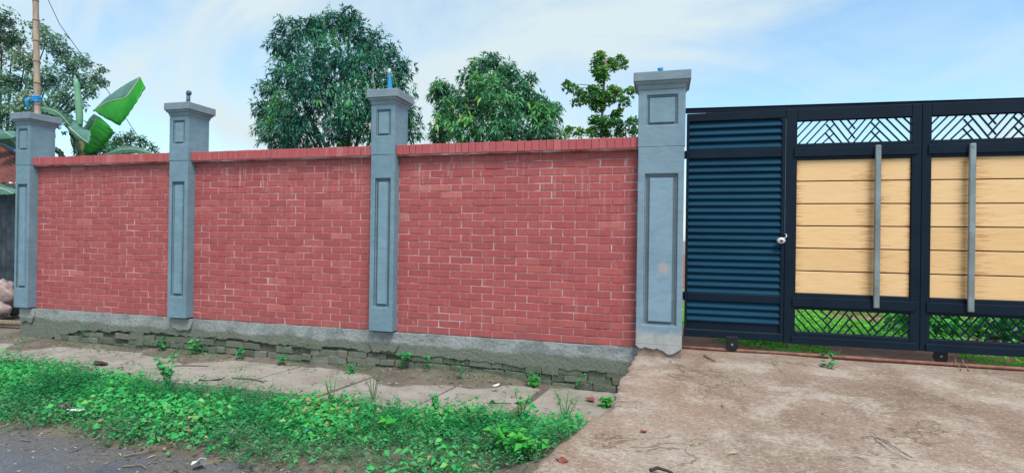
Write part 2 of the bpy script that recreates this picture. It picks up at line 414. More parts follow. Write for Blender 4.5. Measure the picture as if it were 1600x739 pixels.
b = NB('rusty_tin_roof')
k = b.ramp(b.noise(2.5, 8, .7), [(.3, (.10, .030, .024)), (.55, (.20, .065, .052)), (.75, (.28, .12, .10))])
b.col(k); b.rough(.75, .3, .1); M['rustroof'] = b.m
M['tinwall'] = simple('dark_tin_sheet', (.045, .06, .075), .6, .5, 6, .3)
M['blueflash'] = simple('blue_plastic_edge', (.10, .22, .42), .5, .3, 8, .1)
M['sack'] = simple('pale_pink_sack', (.27, .20, .19), .9, .6, 12, 1.0)
M['sackdark'] = simple('dark_bundle', (.06, .055, .05), .9, .4, 9, .5)
M['paper'] = simple('white_paper', (.74, .74, .72), .8, .08, 12, .2)
M['pink'] = simple('pink_plastic', (.75, .10, .42), .4, .35, 40, .1)
M['bluebit'] = simple('blue_plastic', (.03, .10, .45), .4, .2, 40, .1)
M['redleaf'] = simple('red_brown_leaf', (.22, .06, .045), .7, .3, 30, .2)
M['stone'] = simple('pale_stone', (.27, .24, .21), .9, .45, 30, .4)
M['cable'] = simple('dark_cable', (.03, .03, .035), .6, .2, 10, 0)

# ------------------------------------------------------------------ helpers
WL = {}
def link(o, parent=None, loc=None):
    C.objects.link(o)
    wl = Vector(loc) if loc is not None else Vector((0, 0, 0))
    WL[o.name] = wl
    if parent is not None:
        o.parent = parent
        o.location = wl - WL[parent.name]
    else:
        o.location = wl
    return o
def tag(o, label=None, cat=None, group=None, kind=None):
    if label: o['label'] = label
    if cat: o['category'] = cat
    if group: o['group'] = group
    if kind: o['kind'] = kind
    return o
def thing(name, label, cat, loc, group=None):
    return tag(link(bpy.data.objects.new(name, None), None, loc), label, cat, group)
def share(name, me, loc, parent=None, rot=None, scale=None):
    o = link(bpy.data.objects.new(name, me), parent, loc)
    if rot: o.rotation_euler = rot
    if scale: o.scale = scale
    return o

class MB:
    def __init__(s): s.v = []; s.f = []; s.mi = []; s.cur = 0
    def add(s, vs, fs):
        n = len(s.v)
        s.v += [tuple(x) for x in vs]
        s.f += [tuple(n + i for i in f) for f in fs]
        s.mi += [s.cur] * len(fs)
        return s
    def box(s, x0, x1, y0, y1, z0, z1):
        return s.add([(x, y, z) for x in (x0, x1) for y in (y0, y1) for z in (z0, z1)],
                     [(0, 1, 3, 2), (4, 6, 7, 5), (0, 4, 5, 1), (2, 3, 7, 6), (0, 2, 6, 4), (1, 5, 7, 3)])
    def prism(s, poly, y0, y1):          # polygon in x,z (counter-clockwise seen from -Y), extruded along Y
        n = len(poly)
        vs = [(x, y0, z) for x, z in poly] + [(x, y1, z) for x, z in poly]
        fs = [tuple(range(n)), tuple(range(2 * n - 1, n - 1, -1))]
        fs += [((i + 1) % n, i, n + i, n + (i + 1) % n) for i in range(n)]
        return s.add(vs, fs)
    def tube(s, pts, rad, sides=8, cap=True):
        pts = [Vector(p) for p in pts]
        if isinstance(rad, (int, float)): rad = [rad] * len(pts)
        vs = []; up = None
        for i, p in enumerate(pts):
            d = (pts[min(i + 1, len(pts) - 1)] - pts[max(i - 1, 0)]).normalized()
            if up is None:
                a = Vector((0, 0, 1)) if abs(d.z) < .9 else Vector((1, 0, 0))
                up = d.cross(a).normalized()
            u = (up - d * up.dot(d)).normalized(); w = d.cross(u); up = u
            for k in range(sides):
                t = 2 * math.pi * k / sides
                vs.append(p + (u * math.cos(t) + w * math.sin(t)) * rad[i])
        fs = []
        for i in range(len(pts) - 1):
            for k in range(sides):
                a = i * sides + k; c = i * sides + (k + 1) % sides
                fs.append((a, c, c + sides, a + sides))
        if cap:
            fs.append(tuple(range(sides - 1, -1, -1)))
            fs.append(tuple(range((len(pts) - 1) * sides, len(pts) * sides)))
        return s.add(vs, fs)
    def mesh(s, name, mats, bevel=0, smooth=False):
        me = bpy.data.meshes.new(name)
        me.from_pydata(s.v, [], s.f)
        for m in (mats if isinstance(mats, (list, tuple)) else [mats]): me.materials.append(m)
        me.polygons.foreach_set('material_index', s.mi)
        bm = bmesh.new(); bm.from_mesh(me)
        bmesh.ops.recalc_face_normals(bm, faces=bm.faces)
        if bevel:
            ed = [e for e in bm.edges if len(e.link_faces) == 2 and e.calc_face_angle(0) > .6]
            bmesh.ops.bevel(bm, geom=ed, offset=bevel, segments=1, affect='EDGES', clamp_overlap=True)
        bm.to_mesh(me); bm.free()
        if smooth: me.polygons.foreach_set('use_smooth', [True] * len(me.polygons))
        return me
    def build(s, name, mats, parent=None, bevel=0, smooth=False):
        o = link(bpy.data.objects.new(name, None if not s.v else s.mesh(name, mats, bevel, smooth)), None, (0, 0, 0))
        if parent is not None:
            o.parent = parent
            o.location = -WL[parent.name]
        return o

def np_mesh(name, V, F, mats, rnd=None, smooth=False):
    me = bpy.data.meshes.new(name)
    n, k = F.shape
    me.vertices.add(len(V)); me.vertices.foreach_set('co', V.astype(np.float32).ravel())
    me.loops.add(n * k); me.loops.foreach_set('vertex_index', F.astype(np.int32).ravel())
    me.polygons.add(n)
    me.polygons.foreach_set('loop_start', np.arange(0, n * k, k, dtype=np.int32))
    me.polygons.foreach_set('loop_total', np.full(n, k, dtype=np.int32))
    if smooth: me.polygons.foreach_set('use_smooth', np.ones(n, dtype=bool))
    for m in (mats if isinstance(mats, (list, tuple)) else [mats]): me.materials.append(m)
    me.update(calc_edges=True)
    if rnd is not None:
        a = me.attributes.new('rnd', 'FLOAT', 'POINT')
        a.data.foreach_set('value', rnd.astype(np.float32))
    return me
def unit(a): return a / (np.linalg.norm(a, axis=1, keepdims=True) + 1e-9)

class Leaves:
    def __init__(s): s.P = []; s.D = []; s.N = []; s.L = []; s.W = []; s.droop = []; s.r = []
    def add(s, P, D, N, L, Wd, droop, r):
        n = len(P)
        f = lambda x: np.full(n, x) if np.ndim(x) == 0 else np.asarray(x)
        s.P.append(np.asarray(P)); s.D.append(unit(np.asarray(D))); s.N.append(np.asarray(N))
        s.L.append(f(L)); s.W.append(f(Wd)); s.droop.append(f(droop)); s.r.append(f(r))
    def count(s): return sum(len(p) for p in s.P)
    def mesh(s, name, mat):
        P, D, N = (np.concatenate(x) for x in (s.P, s.D, s.N))
        Ln, Wd, dr, r = (np.concatenate(x) for x in (s.L, s.W, s.droop, s.r))
        Sd = unit(np.cross(D, N)); N = unit(np.cross(Sd, D))
        L_ = Ln[:, None]; W_ = Wd[:, None]; z = np.zeros_like(P); z[:, 2] = 1
        mid = P + D * L_ * .45 - z * (dr[:, None] * L_ * .18)
        tip = P + D * L_ * .97 - z * (dr[:, None] * L_ * .8)
        V = np.stack([P, mid + Sd * W_ / 2 + N * W_ * .16, mid, mid - Sd * W_ / 2 + N * W_ * .16, tip], 1)
        n = len(P)
        base = (np.arange(n) * 5)[:, None, None]
        F = (base + np.array([[0, 2, 1], [0, 3, 2], [1, 2, 4], [2, 3, 4]])[None]).reshape(-1, 3)
        return np_mesh(name, V.reshape(-1, 3), F, mat, np.repeat(r, 5))

def sph(n):
    a = rng.normal(size=(n, 3)); return unit(a)

# ------------------------------------------------------------------ ground, road, driveway
GZ = -.50
def grid(name, xs, ys, zf, mat, parent=None, keep=None):
    X, Y = np.meshgrid(xs, ys, indexing='ij')
    Z = zf(X, Y)
    V = np.stack([X, Y, Z], -1).reshape(-1, 3)
    nx, ny = len(xs), len(ys)
    i, j = np.meshgrid(np.arange(nx - 1), np.arange(ny - 1), indexing='ij')
    a = (i * ny + j).ravel()
    F = np.stack([a, a + ny, a + ny + 1, a + 1], 1)
    o = link(bpy.data.objects.new(name, np_mesh(name, V, F, mat, smooth=True)), None, (0, 0, 0))
    return o
_ph = rng.uniform(0, 6.28, (40, 3)); _fr = rng.normal(size=(40, 2))
def bumpy(X, Y, scale, amp, k0=0, k=14):
    z = 0
    for i in range(k0, k0 + k):
        d = _fr[i % 40]; s = scale * (1 + .35 * (i % 7))
        z = z + np.sin(X * d[0] * s + _ph[i % 40, 0]) * np.cos(Y * d[1] * s + X * d[1] * s * .6 + _ph[i % 40, 1]) / (1 + .35 * (i % 7))
    return amp * z / math.sqrt(k)

tag(grid('ground', np.linspace(-600, 600, 41), np.linspace(-600, 900, 41), lambda X, Y: X * 0 - .56, M['ground']), kind='structure')
# the road edge runs along the weeds
tag(grid('road', np.linspace(-40, 40, 161), np.concatenate([np.linspace(-9, -3.2, 20), np.linspace(-3.1, -2.2, 14)]),
         lambda X, Y: GZ + bumpy(X, Y, 3.0, .006), M['asphalt']), kind='structure')

# left edge of the driveway slab, y -> x, and its slope, y -> z
DEY = np.array([-6.0, -4.2, -3.2, -2.49, -2.28, -1.97, -1.72, -1.5, -1.2, -.9, -.55, -.2, .0])
DEX = np.array([.6, 1.25, 1.85, 2.14, 2.20, 2.335, 2.41, 2.53, 2.555, 2.56, 2.59, 2.63, 2.64])
DZY = np.array([-6, -4.6, -3.6, -2.6, -2.0, -1.0, -.1, .26])
DZZ = np.array([-.485, -.47, -.43, -.315, -.22, -.12, -.06, -.04])
def drive_z(y): return np.interp(y, DZY, DZZ)
def drive_x(y): return np.interp(y, DEY, DEX)

def verge_z(X, Y):
    z = -.485 + bumpy(X, Y, 6, .016) + bumpy(X, Y, 21, .007, 9)
    rise = np.clip((Y + .50 + .16 * np.sin(X * 2.3 + 1) + .08 * np.sin(X * 7.1)) / .5, 0, 1)
    hi = np.interp(X, [-7, -1.2, -.6, .3, 1.4, 1.75, 2.3, 2.7], [-.405, -.42, -.43, -.385, -.37, -.42, -.485, -.49])
    z = z * (1 - rise) + (hi + bumpy(X, Y, 9, .018, 3)) * rise
    dx = drive_x(Y) - X
    up = np.clip(1 - dx / .5, 0, 1) * np.clip((-1.35 - Y) / .4, 0, 1)
    z = np.maximum(z, z * (1 - up) + (drive_z(Y) - .03) * up)
    z = np.where(Y < -2.3, np.minimum(z, GZ + (Y + 2.47) * .12 + bumpy(X, Y, 5, .012)), z)
    return z
vx = np.concatenate([np.linspace(-30, -7.2, 30), np.linspace(-7, 2.75, 240)])
tag(grid('verge_soil', vx, np.concatenate([np.linspace(-3.0, -.02, 84), np.linspace(.1, .3, 2)]), verge_z, M['soil']), kind='structure')
tag(grid('side_yard_soil', np.linspace(-40, -5.86, 40), np.linspace(.06, 30, 40), lambda X, Y: -.45 + bumpy(X, Y, 3, .02), M['soil']), kind='structure')
tag(grid('garden_ground', np.concatenate([np.linspace(-5.7, 2.6, 20), np.linspace(2.7, 9, 60), np.linspace(9.5, 30, 20)]), np.concatenate([np.linspace(.262, 5, 50), np.linspace(5.5, 40, 30)]),
         lambda X, Y: -.045 + bumpy(X, Y, 5, .018) * np.clip((Y - .3) * 4, 0, 1), M['garden']), kind='structure')

# driveway: solid concrete ramp with a ragged left edge
ys = np.concatenate([np.linspace(-6, -3, 16), np.linspace(-2.95, .26, 90)])
cols = np.concatenate([[0, .004, .012, .03, .07], np.linspace(.14, 1, 48)])
V = []
jag = np.zeros(len(ys)); q_ = 0.0
for i in range(len(ys)):
    q_ = q_ * .72 + random.uniform(-.012, .012)
    jag[i] = q_ + (random.choice([-.035, .02, .03]) if -1.35 < ys[i] < -.5 and random.random() < .3 else 0) + random.uniform(-.004, .004)
for i, y in enumerate(ys):
    xe = drive_x(y) + jag[i]
    for j, t in enumerate(cols):
        x = xe + (9.0 - xe) * t * (t if t > .1 else 1) if t > .1 else xe + t
        edge_drop = .02 * max(0, 1 - t / .03) if t < .03 else 0
        z = drive_z(y) + .006 * math.sin(x * 2.1 + y * 1.3) + .004 * math.sin(x * 5.3 - y * 4.1) - edge_drop
        if y < .2: z += .002 * math.sin(x * 31 + y * 40)
        V.append((x, y, z))
nC = len(cols)
F = [(i * nC + j, (i + 1) * nC + j, (i + 1) * nC + j + 1, i * nC + j + 1) for i in range(len(ys) - 1) for j in range(nC - 1)]
n0 = len(V)
for i, y in enumerate(ys):           # the broken side of the slab, three rows down
    xe = V[i * nC][0]; z = V[i * nC][2]
    for k, dz in enumerate((.05, .11, .6)):
        V.append((xe + random.uniform(-.018, .02) + .02 * k, y, z - dz))
for i in range(len(ys) - 1):
    a = [i * nC, n0 + i * 3, n0 + i * 3 + 1, n0 + i * 3 + 2]; c = [(i + 1) * nC, n0 + i * 3 + 3, n0 + i * 3 + 4, n0 + i * 3 + 5]
    for k in range(3): F.append((a[k], a[k + 1], c[k + 1], c[k]))
mb = MB(); mb.add(V, F)
o = mb.build('driveway', M['drive'])
o.data.polygons.foreach_set('use_smooth', [True] * len(o.data.polygons))
tag(o, kind='structure')
# crack twig lying on the top of the ramp is added with the litter

# footpath of concrete drain slabs
fp = MB(); fp.box(-12, 2.62, -1.16, -.12, -.60, -.492)
fp = tag(fp.build('footpath', M['soil']), kind='structure')
joints = [-8.4, -7.2, -6.05, -4.9, -3.65, -2.44, -1.19, -.165, .82, 1.66]
slabs = [(joints[i] + .016, joints[i + 1] - .016) for i in range(len(joints) - 1)] + [(1.735, 2.60)]
for i, (a, c) in enumerate(slabs):
    sk = -.10
    y0 = -1.12 + random.uniform(-.04, .03); y1 = -.16; z1 = -.447 + random.uniform(-.008, .008)
    if i == len(slabs) - 1: y0 = -1.12; z1 = -.455; y1 = -.06
    n = 9
    rag = [random.uniform(-.018, .018) for _ in range(2 * n)]
    top = [(a + (c - a) * k / n + (-.08), y0 + rag[k], z1) for k in range(n + 1)] + [(c + (a - c) * k / n + .06, y1 + rag[n + k - 1], z1 + random.uniform(-.004, .004)) for k in range(n + 1)]
    top = [(x + .0, y, z + .003 * math.sin(x * 5 + y * 3)) for x, y, z in top]
    m = len(top)
    bot = [(x, y, -.53) for x, y, z in top]
    q = MB().add(top + bot, [tuple(range(m)), tuple(range(2 * m - 1, m - 1, -1))] + [((k + 1) % m, k, m + k, m + (k + 1) % m) for k in range(m)])
    q.build('slab', M['slab'], fp, bevel=.006)

# ------------------------------------------------------------------ brick walls between the pillars
P3R, P3L = 0.0, -.291
P4L, P4R = 2.637, 3.070
P2R, P2L = -2.842, -3.132
P1R, P1L = -5.547, -5.808
HB = .0787
def brick_mesh(name, L, D, H, mat, chip=.0, seed=0):
    rr = random.Random(seed)
    j = lambda a: rr.uniform(-a, a)
    e = .0035; x = L / 2; z = H / 2
    f = [(-x + e + j(.001), 0, -z + e + j(.001)), (x - e + j(.001), 0, -z + e + j(.001)), (x - e + j(.001), 0, z - e + j(.001)), (-x + e + j(.001), 0, z - e + j(.001))]
    o_ = [(-x + j(chip), e, -z + j(chip)), (x + j(chip), e, -z + j(chip)), (x + j(chip), e, z + j(chip)), (-x + j(chip), e, z + j(chip))]
    k = [(a, D, c) for a, _, c in o_]
    q = MB().add(f + o_ + k, [(0, 1, 2, 3)] + [(i, 4 + i, 4 + (i + 1) % 4, (i + 1) % 4) for i in range(4)] + [(4 + i, 8 + i, 8 + (i + 1) % 4, 4 + (i + 1) % 4) for i in range(4)] + [(11, 10, 9, 8)])
    return q.mesh(name, mat)
BR = [brick_mesh('brick', .239, .10, HB - .009, M['brick'], .0015, i) for i in range(6)]
CP = [brick_mesh('coping_brick', .0745, .23, .109, M['coping'], .002, i + 20) for i in range(5)]
def wall_bay(xl, xr, off, label):
    root = thing('brick_wall', label, 'wall', ((xl + xr) / 2, .1, 0), 'red brick wall bays')
    core = MB(); core.box(xl + .002, xr - .002, .0045, .21, .0, 25 * HB + .002)
    core.build('mortar', M['mortar'], root)
    for r in range(25):
        z = (r + .5) * HB
        s = xl + off + (0.0 if (r % 2 == 1) else -.125)
        x = s - .25
        while x < xr:
            a, c = max(x + .0045, xl + .001), min(x + .2455, xr - .001)
            if c - a > .025:
                share('brick', random.choice(BR), ((a + c) / 2 + random.uniform(-.0015, .0015), random.uniform(-.0022, .0018), z + random.uniform(-.0012, .0012)), root,
                      (random.uniform(-.006, .006), random.uniform(-.004, .004), random.uniform(-.006, .006)), ((c - a) / .241, 1, 1))
            x += .25
    n = round((xr - xl) / .0785)
    p = (xr - xl) / n
    for i in range(n):
        share('coping_brick', random.choice(CP), (xl + (i + .5) * p, -.07 + random.uniform(-.003, .003), 2.0375 + random.uniform(-.002, .002)), root,
              (random.uniform(-.01, .01), random.uniform(-.012, .012), random.uniform(-.012, .012)), ((p - random.choice([.001, .002, .004])) / .0745, 1, 1))
    bed = MB(); bed.box(xl + .004, xr - .004, -.06, .155, 1.9705, 1.984); bed.box(xl + .004, xr - .004, -.055, .15, 1.9845, 2.085)
    bed.build('coping_mortar', M['mortar'], root)
    fl = MB(); fl.box(xr - .27, xr + .02, .03, .15, 2.094, 2.108); fl.box(xl - .02, xl + .19, .04, .15, 2.094, 2.106)
    fl.build('top_mortar', M['cap'], root, bevel=.004)
    return root
wall_bay(P3R, P4L, .0162 + .24, 'red brick wall bay nearest the black gate, between the two right-hand pillars')
wall_bay(P2R, P3L, -.0128 + .25, 'middle bay of red brick wall in front of the biggest mango tree')
wall_bay(P1R, P2L, -.0185 + .25, 'far red brick wall bay below the banana leaves')

# foundation beam with old bricks below it
fd = thing('foundation_wall', 'mossy grey concrete plinth with old bricks showing beneath the red brick wall', 'plinth', (-1.5, .1, -.5))
xs = np.linspace(-5.83, 2.66, 170)
bz = np.interp(xs, [-5.83, -5.45, -5.15, -4.6, -2.7, -1.3, 0, .6, 1.4, 2.3, 2.66], [-.6, -.6, -.36, -.24, -.22, -.225, -.255, -.255, -.262, -.275, -.285])
def fw(k, x): return np.array([random.uniform(-.022, .022) for _ in x])
poly = [(float(x), float(z + random.uniform(-.016, .016) + .016 * math.sin(x * 3.1) * math.sin(x * 1.3))) for x, z in zip(xs, bz)] + [(float(x), -.002 + random.uniform(-.006, .002)) for x in xs[::-3]]
MB().prism(poly, -.028, .24).build('concrete_beam', M['beam'], fd)
for x0, x1, d in ((P3L - .03, P3R + .05, -.23), (P2L - .03, P2R + .04, -.15), (P1L + .01, P1R + .03, -.2)):
    n = 12
    po = [(x0 + (x1 - x0) * i / n, d + random.uniform(-.03, .03) * .6 + (.10 if i in (0, n) else .03 if i in (1, n - 1) else 0)) for i in range(n + 1)] + [(x1 - .004, -.006), (x0 + .004, -.006)]
    MB().prism(po, -.05, -.02).build('footing_patch', M['beam'], fd, bevel=.006)
MB().box(-5.2, 2.66, .004, .24, -.62, -.15).build('damp_mortar', M['oldmortar'], fd)
OB = [brick_mesh('old_brick', .235, .12, .068, M['oldbrick'], .012, 60 + i) for i in range(7)]
for r in range(5):
    z = -.215 - r * .075
    x = -5.15 + (.12 if r % 2 else 0)
    while x < 2.6:
        l = random.choice([.235, .235, .22, .12, .17])
        zz = z + .012 * math.sin(x * 2 + r) + random.uniform(-.006, .006)
        if zz < float(np.interp(x + l / 2, xs, bz)) + .004 and random.random() > .05:
            share('old_brick', random.choice(OB), (x + l / 2, -.024 + random.uniform(-.012, .014), zz), fd, (random.uniform(-.05, .05), random.uniform(-.04, .04), random.uniform(-.05, .05)), (l / .235, 1, random.uniform(.9, 1.06)))
        x += l + .010

# ------------------------------------------------------------------ pillars
def recess_front(mb, x0, x1, z0, z1, y, px0, px1, pz0, pz1, dep, back, bottom=None):
    # block with a sunk panel in its front face; material 1 = rough moulding in the sunk part
    O = [(x0, y, z0), (x1, y, z0), (x1, y, z1), (x0, y, z1)]
    A = [(px0, y, pz0), (px1, y, pz0), (px1, y, pz1), (px0, y, pz1)]
    g = .010
    Bq = [(px0 + g, y + dep, pz0 + g), (px1 - g, y + dep, pz0 + g), (px1 - g, y + dep, pz1 - g), (px0 + g, y + dep, pz1 - g)]
    K = [(x, back, z) for x, _, z in O]
    mb.add(O + A + Bq + K, [])
    n = len(mb.v) - 16
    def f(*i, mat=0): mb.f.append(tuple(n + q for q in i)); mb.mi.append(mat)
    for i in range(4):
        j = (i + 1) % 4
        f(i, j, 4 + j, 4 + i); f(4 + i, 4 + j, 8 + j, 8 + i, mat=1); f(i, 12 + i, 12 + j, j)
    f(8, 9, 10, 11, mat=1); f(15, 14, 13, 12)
def raised(mb, x0, x1, z0, z1, yf, yb, ch):
    A = [(x0, yb, z0), (x1, yb, z0), (x1, yb, z1), (x0, yb, z1)]
    Bq = [(x0 + ch, yf, z0 + ch), (x1 - ch, yf, z0 + ch), (x1 - ch, yf, z1 - ch), (x0 + ch, yf, z1 - ch)]
    mb.add(A + Bq, [(4, 5, 6, 7)] + [(i, (i + 1) % 4, 4 + (i + 1) % 4, 4 + i) for i in range(4)])
def pillar(label, xl, xr, back, low, up, stub, gate=False, foot=None):
    w = xr - xl; xc = (xl + xr) / 2
    root = thing('gate_pillar' if gate else 'wall_pillar', label, 'pillar', (xc, .05, 0), 'grey panelled pillars with moulded caps')
    yf = -.1115
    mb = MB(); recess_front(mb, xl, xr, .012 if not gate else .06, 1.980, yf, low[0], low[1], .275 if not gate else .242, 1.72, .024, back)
    mb.build('shaft', [M['gplaster'], M['gmould']] if gate else [M['plaster'], M['moulding']], root, bevel=.004)
    mb = MB(); gx = .038 if not gate else .045
    raised(mb, low[0] + gx, low[1] - gx, (.275 if not gate else .242) + .036, 1.72 - .04, yf + .006, yf + .025, .008)
    mb.build('shaft_panel', M['gpanel' if gate else 'panel'], root)
    if gate:          # ragged bottom of the plaster over a bare foot
        n = 15
        po = [(xl + w * i / n, [.045, .02, .012, .03, .022, .018, .012, .026, .01, .004, -.02, -.03, -.025, -.006, .012, .038][i]) for i in range(n + 1)] + [(xr, .0605), (xl, .0605)]
        MB().prism(po, yf - .001, back).build('plaster_skirt', M['gplaster'], root)
        MB().box(xl + .012, xr - .004, yf + .018, back - .02, -.12, .055).build('bare_foot', M['brown_plaster'], root, bevel=.012)
    u0, u1, yu = xc - up / 2, xc + up / 2, -.106
    # the neck steps out slightly over the shaft
    e = .012 if not gate else .008
    mb = MB(); pw = (low[1] - low[0]) * (.93 if not gate else .94); pc = (low[0] + low[1]) / 2
    recess_front(mb, min(u0, xl - .004), max(u1, xr + .006) if gate else u1 + .006, 1.982, 2.545, yu - e * .6, pc - pw / 2, pc + pw / 2, 2.187, 2.487, .016, back + .004)
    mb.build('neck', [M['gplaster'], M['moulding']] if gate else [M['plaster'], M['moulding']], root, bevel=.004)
    mb = MB(); raised(mb, pc - pw / 2 + .026, pc + pw / 2 - .026, 2.187 + .026, 2.487 - .026, yu - e * .6 + .003, yu - e * .6 + .017, .007)
    mb.build('neck_panel', M['panel'], root)
    a, c, f, g = u0, u1, yu - .008, back + .004
    mb = MB()          # cove moulding: three rising steps
    prof = [(0.004, 2.541), (.012, 2.562), (.016, 2.580), (.030, 2.590), (.040, 2.612)]
    vs = []
    for o_, z in prof: vs += [(a - o_, f - o_, z), (c + o_, f - o_, z), (c + o_, g + o_, z), (a - o_, g + o_, z)]
    fs = [(4 * k + i, 4 * k + (i + 1) % 4, 4 * k + 4 + (i + 1) % 4, 4 * k + 4 + i) for k in range(len(prof) - 1) for i in range(4)] + [(3, 2, 1, 0), (16, 17, 18, 19)]
    mb.add(vs, fs); mb.build('cap_moulding', M['cap'], root)
    o_ = .056
    MB().box(a - o_, c + o_, f - o_ + .008, g + o_, 2.613, 2.704).build('cap_slab', M['cap'], root, bevel=.006)
    for nm, mat, pts, rad in stub:
        MB().tube(pts, rad, 9).build(nm, M[mat], root, smooth=True)
    return root
BK = .213
pillar('farthest grey pillar carrying a tall bamboo pole', P1L, P1R, BK, (-5.776, -5.588), .2514,
       [('pipe_stub', 'pipe', [(-5.735, .05, 2.70), (-5.735, .05, 2.90)], .014)])
pillar('second grey pillar from the left with a bare dark pipe stub on its cap', P2L, P2R, BK, (-3.088, -2.892), .2744,
       [('pipe_stub', 'pipe', [(-3.02, .05, 2.70), (-3.018, .05, 2.86)], .0235), ('pipe_cap', 'pipe', [(-3.018, .05, 2.855), (-3.012, .05, 2.875), (-3.0, .05, 2.90)], [.032, .034, .024])])
pillar('grey pillar in front of the big mango tree with a blue wrapped stub on top', P3L, P3R, BK, (-.240, -.045), .2673,
       [('wrapped_stub', 'bluewrap', [(-.155, .05, 2.70), (-.155, .05, 2.76), (-.158, .05, 2.82), (-.163, .05, 2.90), (-.165, .05, 2.94)], [.030, .032, .024, .019, .018]),
        ('stub_tip', 'chrome', [(-.164, .05, 2.92), (-.166, .05, 2.965), (-.160, .05, 2.99)], [.022, .021, .014]),
        ('bent_wire', 'greenwire', [(-.345, .05, 2.70), (-.352, .05, 2.80), (-.372, .05, 2.87), (-.378, .05, 2.93), (-.365, .05, 2.965)], [.010, .009, .010, .013, .006])])
pillar('widest grey pillar, right beside the black gate', P4L, P4R, BK + .025, (2.700, 3.016), .4253,
       [('pipe_stub', 'pipe', [(2.84, .05, 2.70), (2.838, .05, 2.765)], .018), ('pipe_cap', 'bluewrap', [(2.838, .05, 2.755), (2.835, .05, 2.792)], [.022, .030])], gate=True)

# bamboo pole standing on the farthest pillar
bp = thing('bamboo_pole', 'tall dry bamboo pole tied upright on the farthest pillar', 'pole', (-5.655, .05, 2.704))
zs = [2.704, 2.86, 3.16, 3.47, 3.76, 4.05, 4.33, 4.62, 4.9, 5.2]
def bx(z): return -5.655 - (z - 2.704) * .043
def brd(z): return .039 - (z - 2.7) * .002
pts = []; rad = []
for i in range(len(zs) - 1):
    for t, k in ((0, 1.06), (.06, 1.0), (.5, .96), (.94, 1.0)):
        z = zs[i] + (zs[i + 1] - zs[i]) * t; pts.append((bx(z), .05, z)); rad.append(brd(z) * k)
MB().tube(pts, rad, 12).build('culm', M['bamboo'], bp, smooth=True)
for z in zs[1:-1]:
    MB().tube([(bx(z), .05, z - .012), (bx(z), .05, z - .004), (bx(z), .05, z + .004), (bx(z), .05, z + .012)], [brd(z) * 1.0, brd(z) * 1.13, brd(z) * 1.13, brd(z) * 1.0], 12).build('node', M['bamboo_node'], bp, smooth=True)
t = MB()
for k in range(4):
    z = 2.90 + k * .022
    t.tube([(bx(z) + .046 * math.cos(a) - .008, .05 + .045 * math.sin(a), z + .006 * math.sin(3 * a + k)) for a in np.linspace(0, 6.2, 14)], .013, 6)
t.tube([(-5.722, -.005, 2.94), (-5.74, -.03, 2.90), (-5.735, -.025, 2.84), (-5.74, -.02, 2.78)], [.02, .03, .016, .008], 7)
tag(t.build('cloth_tie', M['bluewrap'], None, smooth=True), 'bright blue strip knotted round the foot of the bamboo pole', 'tie')

# ------------------------------------------------------------------ gate
G = .27
gt = thing('sliding_gate', 'black and blue steel gate with louvre panel and honey coloured planks', 'gate', (4.7, .3, 0))
def gbox(name, mat, x0, x1, z0, z1, y0, y1, bev=.003, parent=None):
    q = MB(); q.box(x0, x1, y0, y1, z0, z1)
    return q.build(name, M[mat], parent or gt, bev)
XE = 6.390
# uprights
for x0, x1 in ((4.037, 4.1365), (5.1065, 5.184), (5.187, 5.2625), (6.2315, 6.309), (6.312, 6.388)):
    gbox('post', 'navy', x0, x1, .085, 2.371, G, G + .06)
gbox('top_rail', 'navy', 4.1375, 5.1055, 2.257, 2.371, G + .002, G + .058)
gbox('top_rail', 'navy', 5.2635, 6.2305, 2.257, 2.371, G + .002, G + .058)
BAYS = ((4.1375, 5.1055, (4.795, 4.844)), (5.2635, 6.2305, (5.541, 5.591)))
LAT = [((0, .655), (.07, 1)), ((0, .31), (.142, 1)), ((.013, 0), (.216, 1)), ((.085, 0), (.285, 1)),
       ((.157, 0), (.333, .80)), ((.228, 0), (.333, .42)),
       ((.262, .44), (.34, 0)), ((.265, .83), (.408, 0)), ((.312, 1), (.475, 0)), ((.385, 1), (.523, .17)), ((.452, 1), (.523, .58)),
       ((.462, .56), (.545, 1)), ((.465, .155), (.615, 1)), ((.508, 0), (.68, 1)), ((.575, 0), (.728, .83)), ((.642, 0), (.73, .45)),
       ((.66, .47), (.755, 0)), ((.657, .85), (.832, 0)), ((.708, 1), (.91, 0)), ((.785, 1), (.985, 0)), ((.86, 1), (1, .32)), ((.932, 1), (1, .68))]
